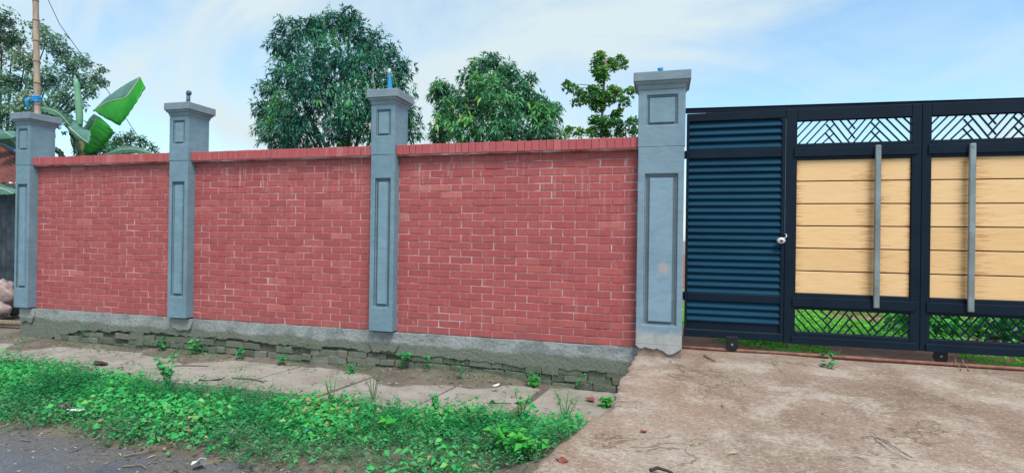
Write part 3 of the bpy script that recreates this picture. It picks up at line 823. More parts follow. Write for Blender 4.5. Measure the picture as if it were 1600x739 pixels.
for bi, (x0, x1, bar) in enumerate(BAYS):
    w = x1 - x0
    gbox('cross_beam', 'navy', x0, x1, 1.874, 2.029, G + .002, G + .058)
    gbox('beam_plate', 'navy', x0 - .030, x1 + .042, 1.905, 1.990, G - .013, G - .001, .002)
    gbox('lower_beam', 'navy', x0, x1, .424, .577, G + .002, G + .058)
    gbox('beam_plate', 'navy', x0 - .030, x1 + .042, .448, .536, G - .013, G - .001, .002)
    gbox('bottom_rail', 'navy', x0, x1, .088, .196, G + .002, G + .058)
    gbox('beam_plate', 'navy', x0 - .033, x1 + .048, .084, .154, G - .013, G - .001, .002)
    for k, (a, c) in enumerate(zip([1.667, 1.448, 1.232, 1.015, .794, .5775], [1.8735, 1.667, 1.448, 1.232, 1.015, .794])):
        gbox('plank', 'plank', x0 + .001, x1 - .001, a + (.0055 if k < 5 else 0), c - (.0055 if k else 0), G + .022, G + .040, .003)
    gbox('plank_backing', 'black', x0 + .001, x1 - .001, .58, 1.872, G + .043, G + .050, 0)
    if bi == 0:
        gbox('upright_bar', 'steel', bar[0], bar[1], .466, 1.993, G - .045, G - .0145, .006)
    else:
        gbox('upright_bar', 'steel', bar[0], bar[1], .466, 1.986, G - .045, G - .0145, .006)
        MB().tube([(5.566, G - .0452, 1.955), (5.566, G - .050, 1.955)], .010, 8).build('bolt_head', M['steel'], gt)
    for z0, h, flip in ((2.0295, .227, False), (.1965, .227, True)):
        lp = gbox('lattice_panel', 'navy', x0, x1, z0 - .0001 if False else z0, z0 + .006, G + .020, G + .036, 0)
        gbox('lattice_rim', 'navy', x0, x1, z0 + h - .006, z0 + h, G + .020, G + .036, 0, lp)
        for (ua, wa), (uc, wc) in LAT:
            if flip: wa, wc = 1 - wa, 1 - wc
            A = Vector((x0 + ua * w, 0, z0 + wa * h)); Bq = Vector((x0 + uc * w, 0, z0 + wc * h))
            d = (Bq - A).normalized(); nrm = Vector((-d.z, 0, d.x)) * .0062
            q = MB().prism([tuple((A + nrm).xz), tuple((A - nrm).xz), tuple((Bq - nrm).xz), tuple((Bq + nrm).xz)], G + .021 + (.002 if d.z > 0 else 0), G + .033 + (.002 if d.z > 0 else 0))
            q.build('lattice_bar', M['navy'], lp)
# louvre leaf
lv = gbox('louvre_panel', 'navy', 3.106, 3.130, .170, 2.290, G, G + .05)
gbox('stile', 'navy', 3.999, 4.0335, .170, 2.290, G, G + .05, .003, lv)
gbox('rail', 'navy', 3.106, 4.0335, 2.2915, 2.371, G, G + .05, .003, lv)
gbox('rail', 'navy', 3.1315, 3.9975, 1.911, 2.000, G, G + .05, .003, lv)
gbox('rail', 'navy', 3.1315, 3.9975, .466, .543, G, G + .05, .003, lv)
gbox('kick_plate', 'navy', 3.1315, 3.9975, .171, .259, G + .018, G + .03, .002, lv)
gbox('rail', 'navy', 3.100, 4.0335, .094, .168, G - .004, G + .05, .003, lv)
gbox('weld_strip', 'steel', 4.0342, 4.0360, 1.15, 2.285, G + .001, G + .01, 0, lv)
q = MB()
p = .0682; H2 = .043
q.prism([(0, 0)] * 3, 0, 0) if False else None
prof = [(G + .005, -H2 + .004), (G + .003, -H2 + .014), (G + .041, H2), (G + .044, H2 - .002), (G + .008, -H2 + .011), (G + .008, -H2 + .004)]
vs = [(3.1315, y, z) for y, z in prof] + [(3.9975, y, z) for y, z in prof]
n = len(prof)
q.add(vs, [tuple(range(n)), tuple(range(2 * n - 1, n - 1, -1))] + [((i + 1) % n, i, n + i, n + (i + 1) % n) for i in range(n)])
sm = q.mesh('slat', M['slat'])
def slats(z_hi, z_lo, n):
    pp = (z_hi - z_lo) / n
    for k in range(n):
        share('slat', sm, (0, random.uniform(-.001, .001), z_hi - (k + .5) * pp + .004), lv, None, None)
gbox('gap_blocking_sheet', 'navy', 3.131, 3.998, .18, 2.2905, G + .0515, G + .0535, 0, lv)  # dark sheet added behind the slats, blocks sky light in their gaps
slats(2.288, 2.003, 4); slats(1.907, .545, 20); slats(.464, .260, 3)
for z in (1.955, .505):
    gbox('slide_lug', 'navy', 3.062, 3.1055, z - .04, z + .04, G + .012, G + .04, .002, lv)
# hasp, rollers
gbox('hasp', 'black', 4.002, 4.066, 1.112, 1.128, G - .012, G - .001, .002)
MB().tube([(4.045, G - .006, 1.128), (4.032, G - .02, 1.15), (4.018, G - .02, 1.158), (4.008, G - .006, 1.14)], .0045, 6).build('hasp_loop', M['black'], gt)
for xc, ry in ((3.564, 0), (5.37, .05)):
    n = 10
    po = [(xc - .056, .118), (xc - .056, .02)] + [(xc + .056 * math.cos(a), .022 - .052 * math.sin(a)) for a in np.linspace(math.pi, 0, n)][1:-1] + [(xc + .056, .02), (xc + .056, .118)]
    hs = MB().prism(po, G - .016 + ry, G - .006 + ry).build('roller_housing', M['black'], gt, bevel=.003)
    MB().tube([(xc, G + ry, .035), (xc, G + .03 + ry, .035)], .05, 20).build('roller', M['black'], hs)
    MB().tube([(xc, G - .022 + ry, .04), (xc, G - .0165 + ry, .04)], .012, 8).build('axle_nut', M['steel'], hs)

# fixed track over the gate, and the floor pipe it rolls on
tr = thing('gate_track', 'long black steel track running over the top of the gate', 'track', (3.1, .36, 2.4))
def tz(x): return 2.418 - .0155 * (x - 3.09)
q = MB(); q.add([(x, y, tz(x) + dz) for x in (3.05, 9.0) for y in (G + .065, G + .105) for dz in (-.021, .021)], [(0, 1, 3, 2), (4, 6, 7, 5), (0, 4, 5, 1), (2, 3, 7, 6), (0, 2, 6, 4), (1, 5, 7, 3)])
q.build('beam', M['navy'], tr, .003)
q = MB(); q.add([(x, y, tz(x) + dz) for x in (3.05, 9.0) for y in (G + .058, G + .110) for dz in (.0215, .027)], [(0, 1, 3, 2), (4, 6, 7, 5), (0, 4, 5, 1), (2, 3, 7, 6), (0, 2, 6, 4), (1, 5, 7, 3)])
q.build('flange', M['navy'], tr)
MB().box(3.30, 3.325, G + .065, G + .09, 2.3725, 2.3935).build('guide_stud', M['navy'], tr)
MB().box(8.9, 9.05, G + .065, G + .2, -.1, 2.30).build('end_post', M['navy'], tr)
pp = MB().tube([(x, G + .012 + .002 * math.sin(x * 3), -.0225 + .002 * math.sin(x * 2)) for x in np.linspace(3.05, 9.0, 20)], .0165, 10).build('floor_rail', M['rustpipe'], smooth=True)
tag(pp, 'rusty red floor rail pipe lying along the driveway under the gate', 'rail')

pl = thing('padlock', 'round pale padlock hanging between louvre panel and first plank bay', 'padlock', (4.0, .25, 1.087))
n = 18; q = MB()
prof = [(.0, -.016), (.028, -.016), (.038, -.010), (.041, 0), (.038, .010), (.028, .016), (0, .016)]
vs = [(3.998 + r * math.cos(a), .2435 + y, 1.086 + .78 * r * math.sin(a)) for r, y in prof for a in np.linspace(0, 2 * math.pi, n, endpoint=False)]
q.add(vs, [(i * n + k, i * n + (k + 1) % n, (i + 1) * n + (k + 1) % n, (i + 1) * n + k) for i in range(len(prof) - 1) for k in range(n)])
q.build('lock_body', M['chrome'], pl, smooth=True)
MB().tube([(4.018, .2435, 1.105), (4.038, .2435, 1.118), (4.048, .246, 1.132), (4.043, .25, 1.146), (4.030, .252, 1.148)], .0055, 8).build('shackle', M['chrome'], pl, smooth=True)
MB().tube([(3.998, .2273, 1.083), (3.998, .2262, 1.083)], .013, 12).build('keyway', M['darkslot'], pl)

# ------------------------------------------------------------------ shed and sacks at the far left
sh = thing('shed', 'low tin shed with rust red corrugated roof behind the farthest pillar', 'shed', (-10, 3, -.45))
P0, P1_ = Vector((-7.98, 2.0, 2.014)), Vector((-14.39, 4.5, 3.70))
nc = 150; vs = []; fs = []
ridge_dir = Vector((-1, 0, 0))
for i in range(nc + 1):
    u = i / nc
    for t in np.linspace(0, 1, 5):
        # parallelogram between the eave (front) and the top edge, ribs running down the slope
        e = Vector((-7.98 - 9 * u, 2.0, 2.0)); r_ = Vector((-14.39 - 9 * u, 4.5, 3.70))
        p_ = e.lerp(r_, float(t)); vs.append((p_.x, p_.y, p_.z + .022 * math.sin(i * math.pi / 1.5)))
for i in range(nc):
    for t in range(4): fs.append((i * 5 + t, (i + 1) * 5 + t, (i + 1) * 5 + t + 1, i * 5 + t + 1))
MB().add(vs, fs).build('roof', M['rustroof'], sh)
MB().tube([P0 + Vector((0, 0, .05)), P0.lerp(P1_, .5) + Vector((0, 0, .06)), P1_ + Vector((0, 0, .05))], .075, 6).build('verge_strip', M['blueflash'], sh)
MB().box(-17, -7.98, 1.98, 2.02, 1.90, 1.985).build('fascia', M['bark'], sh)
vs = []; fs = []
for i in range(200):
    x = -8.15 - i * .045
    for z in (-.47, 1.93): vs.append((x, 2.25 + .016 * math.sin(i * math.pi / 1.5), z))
for i in range(199): fs.append((2 * i, 2 * i + 2, 2 * i + 3, 2 * i + 1))
MB().add(vs, fs).build('tin_wall', M['tinwall'], sh)
for x in (-8.15, -10.3, -12.6): MB().tube([(x, 2.12, -.47), (x, 2.12, 1.9)], .055, 8).build('shed_post', M['bark'], sh)

def lump(name, label, cat, c, r, mat, seed, group=None):
    bm = bmesh.new(); bmesh.ops.create_icosphere(bm, subdivisions=3, radius=1)
    rr = random.Random(seed); ph = [rr.uniform(0, 6) for _ in range(9)]
    for v in bm.verts:
        p = v.co.copy()
        k = 1 + .16 * math.sin(p.x * 3 + ph[0]) * math.cos(p.z * 4 + ph[1]) + .09 * math.sin(p.y * 7 + ph[2] + p.x * 5) + .05 * math.sin(p.z * 13 + ph[3] + p.x * 8)
        v.co = Vector((p.x * r[0], p.y * r[1], max(p.z, -.75) * r[2])) * k
    me = bpy.data.meshes.new(name); bm.to_mesh(me); bm.free(); me.materials.append(M[mat])
    me.polygons.foreach_set('use_smooth', [True] * len(me.polygons))
    return tag(link(bpy.data.objects.new(name, me), None, c), label, cat, group)
lump('sack', 'pale pink sack standing at the edge of the shed, left of the farthest pillar', 'sack', (-7.80, 1.0, -.02), (.16, .14, .25), 'sack', 3)
lump('sack', 'dark bundle on the ground behind the pale pink sack', 'sack', (-8.06, 1.25, -.20), (.20, .2, .26), 'sackdark', 5)
lump('sack', 'small pale sack slumped lowest in front of the shed', 'sack', (-7.66, .86, -.26), (.14, .13, .15), 'sack', 9)
lg = MB().tube([(-8.2, .55, -.30), (-7.8, .5, -.345), (-7.3, .52, -.37), (-6.6, .6, -.37)], [.05, .055, .05, .04], 8).build('log', M['dry'])
tag(lg, 'pale log lying on the soil below the sacks', 'log')

# ------------------------------------------------------------------ trees
def crown_leaves(blobs, per, k, L, Wd, droop, up=.25, shell=.55, r0=0, r1=1, rb=.35, fit=1.0, clump=0.):
    lv = Leaves()
    for (x, y, z, r) in blobs:
        r = r * fit; bt = rng.normal(0, clump)
        n = max(3, int(per * (r ** 2)))
        d = sph(n); rad = r * (shell + (1 - shell) * rng.random(n)) * rng.uniform(.78, 1.16, n)
        P = np.array([x, y, z]) + d * rad[:, None] * np.array([1, 1.05, .95])
        ax = unit(d * .8 + np.array([0, 0, up]) + rng.normal(0, .3, (n, 3)))
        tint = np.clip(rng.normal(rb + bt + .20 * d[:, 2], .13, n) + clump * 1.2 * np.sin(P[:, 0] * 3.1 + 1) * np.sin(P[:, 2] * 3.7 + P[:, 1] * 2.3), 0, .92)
        tint = np.where(rng.random(n) < .04, rng.uniform(.93, 1, n), tint)
        for j in range(k):
            a = rng.normal(0, 1, (n, 3)); a = unit(a - ax * (a * ax).sum(1, keepdims=True))
            D = unit(ax * rng.uniform(.1, .8, (n, 1)) + a)
            D[:, 2] -= droop * rng.uniform(.3, 1, n)
            ln = L * rng.uniform(.65, 1.2, n)
            lv.add(P + a * .02, D, rng.normal(0, .35, (n, 3)) + np.array([0, 0, 1.]), ln, ln * Wd * rng.uniform(.8, 1.2, n), droop * .6, np.clip(tint + rng.normal(0, .06, n), r0, r1))
    return lv
def limbs(mb, base, targets, r0, fork_z, crook=.12, tiers=False):
    top = Vector(base) + Vector((random.uniform(-.1, .1), 0, fork_z))
    mb.tube([base, Vector(base).lerp(top, .5) + Vector((random.uniform(-1, 1) * crook, random.uniform(-1, 1) * crook, 0)), top], [r0, r0 * .85, r0 * .75], 9)
    for (x, y, z, r) in targets:
        e = Vector((x, y, z)); s = Vector(base).lerp(top, random.uniform(.7, 1))
        if tiers:
            t_ = min(1, max(.3, (z - .10 - base[2]) / fork_z)); s = Vector(base).lerp(top, t_); mb.tube([s, s.lerp(e, .6) + Vector((0, 0, .02)), e], [.010, .007, .004], 5); continue
        m1 = s.lerp(e, .35) + Vector((random.uniform(-1, 1) * crook, random.uniform(-1, 1) * crook, crook * 1.5))
        m2 = s.lerp(e, .7) + Vector((random.uniform(-1, 1) * crook, random.uniform(-1, 1) * crook, crook))
        mb.tube([s, m1, m2, e], [r0 * .42, r0 * .30, r0 * .18, r0 * .06], 6)
def tree(name, label, base, blobs, mat, per, k, L, Wd, droop, r0, fork, bark='bark', every=1, tiers=False, **kw):
    t = thing(name, label, 'tree', base)
    mb = MB(); limbs(mb, base, blobs[::every], r0, fork, tiers=tiers); mb.build('trunk', M[bark], t, smooth=True)
    lv = crown_leaves(blobs, per, k, L, Wd, droop, **kw)
    o = link(bpy.data.objects.new('crown', lv.mesh('crown', M[mat])), None, (0, 0, 0)); o.parent = t; o.location = -WL[t.name]
    o['kind'] = 'stuff'
    return t
MANGO_BIG = [(-5.38, 7.0, 6.63, 0.51), (-6.37, 7.3, 6.66, 0.49), (-4.5, 6.8, 6.14, 0.52), (-7.01, 7.2, 6.73, 0.42), (-7.04, 7.0, 6.13, 0.56), (-5.41, 6.5, 5.59, 0.82), (-4.17, 7.2, 5.89, 0.47), (-4.25, 6.4, 5.24, 0.71), (-3.75, 7.3, 5.48, 0.4), (-3.77, 7.0, 4.81, 0.62), (-6.67, 6.8, 5.27, 0.72), (-5.37, 6.2, 4.61, 0.8), (-7.79, 7.3, 5.13, 0.4), (-7.63, 7.0, 4.51, 0.46), (-6.45, 6.4, 4.23, 0.63), (-4.23, 6.1, 4.21, 0.81), (-3.49, 7.0, 4.15, 0.49), (-3.31, 7.2, 3.77, 0.33), (-7.35, 6.8, 3.94, 0.45), (-5.91, 6.2, 3.68, 0.65), (-4.74, 6.1, 3.62, 0.66), (-3.78, 6.4, 3.64, 0.66), (-6.87, 6.7, 3.59, 0.58), (-6.38, 7.6, 6.91, 0.36), (-5.22, 7.2, 6.96, 0.31)]
MANGO_SMALL = [(-0.84, 6.0, 5.02, 0.29), (-1.25, 6.2, 4.97, 0.23), (-1.29, 6.1, 4.65, 0.35), (-0.51, 6.0, 4.67, 0.37), (-0.04, 6.2, 4.6, 0.21), (-0.78, 5.7, 4.29, 0.53), (-0.12, 5.8, 4.14, 0.42), (-1.25, 5.8, 3.99, 0.43), (-0.43, 5.3, 3.7, 0.56), (0.23, 6.0, 3.97, 0.36), (0.42, 5.8, 3.7, 0.38), (0.55, 6.2, 3.93, 0.2), (-2.03, 6.0, 4.45, 0.29), (-1.87, 6.2, 4.34, 0.27), (-2.32, 6.3, 4.42, 0.18), (-1.86, 6.0, 4.0, 0.35), (-1.85, 5.8, 3.59, 0.35), (-1.17, 5.4, 3.35, 0.49), (-0.26, 5.2, 3.21, 0.58), (0.4, 5.6, 3.32, 0.46), (-2.09, 6.0, 3.35, 0.27), (0.69, 6.0, 3.32, 0.14)]
YOUNG = [(1.68, 5.0, 4.61, 0.11), (1.63, 5.0, 4.46, 0.14), (1.88, 5.15, 4.54, 0.1), (2.06, 5.2, 4.6, 0.09), (1.96, 5.0, 4.38, 0.11), (2.13, 5.2, 4.46, 0.08), (1.75, 4.9, 4.28, 0.16), (1.59, 5.0, 4.34, 0.1), (1.71, 4.9, 4.16, 0.14), (1.0, 5.1, 4.12, 0.09), (1.14, 5.1, 4.05, 0.1), (1.32, 5.0, 3.91, 0.11), (1.41, 5.0, 3.79, 0.12), (1.24, 4.9, 3.72, 0.09), (1.55, 4.9, 3.95, 0.13), (1.68, 4.8, 3.79, 0.17), (1.86, 4.9, 3.75, 0.15), (1.91, 5.0, 3.93, 0.12), (2.15, 5.0, 3.72, 0.12), (2.26, 5.1, 3.93, 0.1), (2.02, 5.1, 3.91, 0.11), (2.34, 5.2, 3.98, 0.07), (1.71, 4.9, 3.63, 0.15), (1.59, 4.9, 3.67, 0.11), (1.96, 5.1, 3.48, 0.11), (2.06, 5.1, 3.52, 0.09), (1.62, 4.9, 3.33, 0.15), (1.81, 4.8, 3.27, 0.16), (2.04, 4.9, 3.25, 0.15), (2.27, 5.0, 3.3, 0.11), (2.39, 5.1, 3.34, 0.09), (1.09, 5.1, 3.19, 0.1), (1.3, 5.0, 3.15, 0.11), (1.56, 4.9, 3.12, 0.13), (1.8, 4.9, 3.12, 0.15), (2.1, 5.0, 3.11, 0.12), (2.34, 5.0, 3.11, 0.11)]
LEFT_TREE = [(-26.11, 12.0, 10.63, 0.87), (-27.11, 12.0, 9.84, 1.47), (-26.88, 13.0, 10.12, 0.79), (-22.92, 11.0, 8.2, 0.75), (-23.14, 12.0, 9.51, 0.68), (-22.38, 12.0, 8.89, 0.67), (-25.24, 13.0, 10.49, 0.48), (-21.81, 12.0, 8.16, 0.72), (-22.45, 13.0, 8.8, 0.46), (-21.63, 11.0, 7.31, 0.9), (-23.64, 11.0, 7.3, 1.08), (-21.25, 12.0, 7.43, 0.66), (-21.67, 13.0, 7.88, 0.52), (-20.0, 12.0, 7.9, 0.27), (-20.69, 12.0, 6.99, 0.41), (-19.89, 12.0, 7.41, 0.22), (-20.73, 11.0, 6.47, 0.73), (-20.98, 10.0, 5.98, 1.01), (-22.73, 10.0, 5.82, 1.03), (-21.23, 12.0, 6.47, 0.33), (-21.42, 11.0, 5.72, 0.79), (-21.65, 10.0, 4.88, 0.76), (-28.55, 12.0, 8.47, 1.79), (-28.18, 12.0, 10.82, 1.19)]
BACK_TREE = [(-15.18, 9.0, 4.28, 0.27), (-14.76, 9.0, 4.4, 0.22), (-15.53, 9.0, 4.14, 0.27), (-14.33, 9.0, 4.16, 0.26), (-13.91, 9.0, 3.98, 0.17), (-14.89, 9.0, 3.96, 0.35), (-15.9, 9.0, 3.99, 0.27), (-17.01, 9.5, 4.73, 0.21), (-17.23, 9.5, 4.97, 0.14), (-16.11, 9.0, 4.38, 0.18), (-13.61, 9.0, 3.86, 0.11)]
L1_RIB= [(-7.199, 2.0, 3.289), (-6.782, 1.95, 3.422), (-6.384, 1.92, 3.464), (-6.296, 1.98, 3.606), (-6.236, 2.1, 3.876)]
L1_LO= [(-6.861, 1.85, 3.162), (-6.205, 1.7, 2.913), (-6.045, 1.72, 3.096), (-5.944, 1.8, 3.346), (-5.996, 2.0, 3.64)]
L1_UP= [(-7.25, 2.05, 3.327), (-7.135, 2.2, 3.584), (-6.919, 2.25, 3.75), (-6.672, 2.25, 3.856), (-6.265, 2.12, 3.893)]
L2_RIB= [(-7.706, 2.2, 2.552), (-7.51, 2.1, 2.726), (-7.285, 2.0, 2.916), (-7.113, 1.95, 3.066), (-7.038, 1.95, 3.176)]
L2_LO= [(-7.394, 2.1, 2.524), (-6.979, 1.95, 2.577), (-6.606, 1.8, 2.668), (-6.373, 1.75, 2.811), (-6.63, 1.85, 2.967)]
L2_UP= [(-7.86, 2.3, 2.696), (-7.848, 2.3, 2.895), (-7.834, 2.3, 3.019), (-7.589, 2.2, 3.187), (-7.28, 2.05, 3.238)]
L3= [(-7.677, 2.1, 3.048), (-7.678, 2.1, 3.243), (-7.703, 2.1, 3.487), (-7.747, 2.1, 3.734), (-7.777, 2.1, 3.95)]
D1_RIB= [(-7.754, 2.2, 2.529), (-7.708, 2.0, 2.932), (-7.755, 1.9, 3.13), (-7.855, 1.8, 3.268), (-8.062, 1.7, 3.326)]
D1_LO= [(-7.714, 2.1, 2.513), (-7.654, 1.9, 2.911), (-7.74, 1.8, 3.132), (-7.803, 1.7, 3.184), (-8.001, 1.65, 3.248)]
D1_UP= [(-7.846, 2.3, 2.796), (-7.76, 2.1, 3.136), (-7.882, 2.0, 3.266), (-7.968, 1.9, 3.344), (-8.12, 1.75, 3.348)]
D2_RIB= [(-7.715, 2.1, 2.537), (-7.655, 1.9, 2.959), (-7.297, 1.7, 2.882), (-6.973, 1.6, 2.737), (-6.709, 1.55, 2.606)]
D2_LO= [(-7.812, 2.1, 2.54), (-7.688, 1.9, 3.008), (-7.326, 1.7, 2.837), (-7.033, 1.6, 2.693), (-6.747, 1.55, 2.596)]
D2_UP= [(-7.618, 2.1, 2.535), (-7.702, 2.0, 3.101), (-7.172, 1.8, 2.92), (-6.869, 1.7, 2.843), (-6.738, 1.6, 2.638)]
D3_RIB= [(-7.397, 2.2, 2.434), (-6.699, 1.9, 2.479), (-6.124, 1.7, 2.501), (-5.571, 1.5, 2.453), (-5.127, 1.4, 2.361)]
D3_LO= [(-7.331, 2.15, 2.401), (-6.555, 1.8, 2.403), (-5.999, 1.6, 2.404), (-5.451, 1.4, 2.369), (-5.096, 1.35, 2.331)]
D3_UP= [(-7.53, 2.3, 2.489), (-6.955, 2.1, 2.553), (-6.372, 1.9, 2.586), (-5.81, 1.7, 2.536), (-5.228, 1.5, 2.4)]
D4_RIB= [(-8.179, 2.2, 2.391), (-7.997, 2.0, 2.53), (-7.856, 1.8, 2.579), (-7.77, 1.6, 2.579), (-7.809, 1.5, 2.541)]
D4_LO= [(-8.245, 2.2, 2.38), (-8.062, 2.0, 2.507), (-7.887, 1.8, 2.52), (-7.769, 1.6, 2.521), (-7.808, 1.5, 2.517)]
D4_UP= [(-8.129, 2.2, 2.402), (-8.074, 2.1, 2.572), (-7.969, 1.9, 2.634), (-7.903, 1.7, 2.635), (-7.809, 1.5, 2.559)]

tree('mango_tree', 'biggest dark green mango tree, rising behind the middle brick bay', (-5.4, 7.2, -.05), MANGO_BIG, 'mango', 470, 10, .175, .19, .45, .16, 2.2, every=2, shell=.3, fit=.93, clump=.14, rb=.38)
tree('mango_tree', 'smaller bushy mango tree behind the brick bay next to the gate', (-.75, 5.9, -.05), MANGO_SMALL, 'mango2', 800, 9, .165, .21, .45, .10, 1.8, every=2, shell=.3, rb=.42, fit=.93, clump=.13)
tree('tiered_tree', 'slender young tree with flat tiers of small leaves beside the widest pillar', (1.74, 5.0, -.05), YOUNG, 'tier', 2300, 7, .075, .6, .1, .032, 4.6, bark='bark_pink', every=1, up=.7, shell=.15, fit=.96, clump=.16, rb=.5, tiers=True)
tree('roadside_tree', 'tall spreading tree with open crown behind the bamboo pole', (-26.6, 12.6, -.5), LEFT_TREE, 'fine', 270, 9, .15, .42, .3, .22, 4.6, bark='darkbark', every=1, shell=.15, rb=.45, fit=.9, clump=.12)
tree('distant_tree', 'low pale feathery tree showing behind the banana plant', (-15.0, 9.3, -.45), BACK_TREE, 'backleaf', 620, 8, .13, .30, .3, .09, 2.8, every=2, shell=.2)

# banana plant
bn = thing('banana_plant', 'banana plant with one torn bright green leaf above the far brick bay', 'banana plant', (-7.75, 2.25, -.05))
MB().tube([(-7.75, 2.3, -.45), (-7.74, 2.28, 1.2), (-7.72, 2.22, 2.45), (-7.69, 2.15, 2.9)], [.13, .11, .085, .05], 12).build('pseudostem', M['pseudostem'], bn, smooth=True)
def cat(P, m):       # smooth resample of a control polyline
    P = [np.array(p) for p in P]; P = [2 * P[0] - P[1]] + P + [2 * P[-1] - P[-2]]
    out = []
    for i in range(1, len(P) - 2):
        for t in np.linspace(0, 1, m, endpoint=False):
            a, b_, c, d = P[i - 1:i + 3]
            out.append(.5 * ((2 * b_) + (c - a) * t + (2 * a - 5 * b_ + 4 * c - d) * t * t + (3 * b_ - a - 3 * c + d) * t ** 3))
    out.append(P[-2]); return out
def lin(P, m):
    P = [np.array(p) for p in P]
    return [P[i] * (1 - t) + P[i + 1] * t for i in range(len(P) - 1) for t in np.linspace(0, 1, m, endpoint=False)] + [P[-1]]
def banana_leaf(rib, lo, up, m_lo, m_up, label=None, ripple=.012, seg=7, sharp=False):
    rr, ll, uu = cat(rib, seg), (lin if sharp else cat)(lo, seg), (lin if sharp else cat)(up, seg)
    q = MB(); n = len(rr); k = 6
    for idx, (edge, mi) in enumerate(((ll, 0), (uu, 1))):
        q.cur = mi; vs = []
        for i in range(n):
            for j in range(k + 1):
                t = j / k
                p = rr[i] * (1 - t) + edge[i] * t
                p = p + np.array([0, -.5, .6]) * (.10 * np.linalg.norm(edge[i] - rr[i]) * math.sin(t * math.pi)) + np.array([0, 1, .4]) * ripple * math.sin(i * 1.9 + idx) * t
                vs.append(tuple(p))
        q.add(vs, [(i * (k + 1) + j, (i + 1) * (k + 1) + j, (i + 1) * (k + 1) + j + 1, i * (k + 1) + j + 1) for i in range(n - 1) for j in range(k)])
    o = q.build('leaf', [M[m_lo], M[m_up]], bn, smooth=True)
    so = o.modifiers.new('thickness', 'SOLIDIFY'); so.thickness = .003
    if label: o['label'] = label
    MB().tube([tuple(p + np.array([0, -.006, 0])) for p in rr], list(np.linspace(.020, .006, n)), 6).build('midrib', M['midrib'], o) if False else None
    rb = MB().tube([tuple(p) for p in rr], list(np.linspace(.017, .005, n)), 6).build('midrib', M['midrib'])
    rb.parent = o; rb.location = (0, 0, 0)
    return o
def banana_leaf_fix(o): pass
banana_leaf(L1_RIB, L1_LO, L1_UP, 'banana_bright', 'banana_grey', 'bright green outer half of the torn leaf', .008, sharp=True)
banana_leaf(L2_RIB, L2_LO, L2_UP, 'banana_bright', 'banana_dark', 'bright green lower half of the torn leaf', .008, sharp=True)
banana_leaf(D1_RIB, D1_LO, D1_UP, 'banana_dark', 'banana_dark', ripple=.03)
banana_leaf(D2_RIB, D2_LO, D2_UP, 'banana_dark', 'banana_grey')
banana_leaf(D3_RIB, D3_LO, D3_UP, 'banana_dark', 'banana_grey', ripple=.03)
banana_leaf(D4_RIB, D4_LO, D4_UP, 'banana_dark', 'banana_grey')
pts = cat(L3, 4); n = len(pts)
MB().tube(pts, [.036 + .022 * math.sin(math.pi * min(1, .25 + i / n * .75)) if i < n - 3 else .05 * (n - i) / 3 for i in range(n)], 8).build('furled_leaf', M['banana_pale'], bn, smooth=True)
# foliage at the foot of the banana
lv = crown_leaves([(-7.95, 2.6, 2.72, .30), (-7.7, 2.5, 2.62, .28), (-8.15, 2.7, 3.0, .22), (-7.40, 2.6, 2.55, .2), (-8.15, 2.7, 2.4, .3), (-7.8, 2.7, 2.1, .35)], 340, 6, .2, .34, .5)
mb = MB(); mb.tube([(-7.95, 2.7, -.45), (-7.93, 2.7, 1.4), (-7.9, 2.65, 2.6)], [.04, .035, .015], 7)
bs = thing('shrub', 'leafy green shrub crowding the foot of the banana plant', 'shrub', (-7.95, 2.7, -.45))
mb.build('stem', M['bark'], bs)
o = link(bpy.data.objects.new('foliage', lv.mesh('foliage', M['mango2'])), None, (0, 0, 0)); o.parent = bs; o.location = -WL[bs.name]; o['kind'] = 'stuff'
# a second banana clump left of the farthest pillar
b2 = thing('banana_plant', 'second banana plant leaning over the shed roof at the left edge', 'banana plant', (-10.6, 2.7, -.45))
bn_keep = bn; bn = b2
MB().tube([(-10.9, 3.4, -.45), (-10.85, 3.3, 1.6), (-10.8, 3.1, 2.9)], [.12, .10, .05], 10).build('pseudostem', M['pseudostem'], b2, smooth=True)
banana_leaf([(-10.8, 3.1, 2.9), (-10.7, 2.8, 3.12), (-10.45, 2.6, 3.13), (-10.2, 2.5, 3.08), (-9.95, 2.45, 2.98)], [(-10.8, 3.1, 2.85), (-10.66, 2.6, 2.95), (-10.4, 2.4, 2.94), (-10.15, 2.35, 2.93), (-9.94, 2.4, 2.95)], [(-10.8, 3.2, 2.95), (-10.75, 3.0, 3.2), (-10.5, 2.8, 3.2), (-10.25, 2.7, 3.14), (-9.96, 2.5, 3.0)], 'banana_dark', 'banana_grey')
banana_leaf([(-10.8, 3.1, 2.9), (-11.3, 2.8, 3.3), (-11.8, 2.6, 3.4), (-12.3, 2.5, 3.2), (-12.7, 2.4, 2.9)], [(-10.8, 3.1, 2.85), (-11.3, 2.5, 3.1), (-11.8, 2.3, 3.15), (-12.3, 2.2, 3.0), (-12.7, 2.3, 2.85)], [(-10.8, 3.2, 2.95), (-11.3, 3.1, 3.3), (-11.8, 2.9, 3.4), (-12.3, 2.8, 3.2), (-12.7, 2.5, 2.9)], 'banana_dark', 'banana_grey')
banana_leaf([(-9.2, 1.75, 1.92), (-8.95, 1.6, 1.87), (-8.7, 1.5, 1.83), (-8.5, 1.45, 1.80), (-8.25, 1.4, 1.73)], [(-9.2, 1.7, 1.88), (-8.95, 1.5, 1.76), (-8.7, 1.4, 1.71), (-8.5, 1.35, 1.71), (-8.25, 1.35, 1.71)], [(-9.2, 1.8, 1.95), (-8.95, 1.75, 1.89), (-8.7, 1.65, 1.86), (-8.5, 1.6, 1.83), (-8.25, 1.45, 1.74)], 'banana_dark', 'banana_grey')

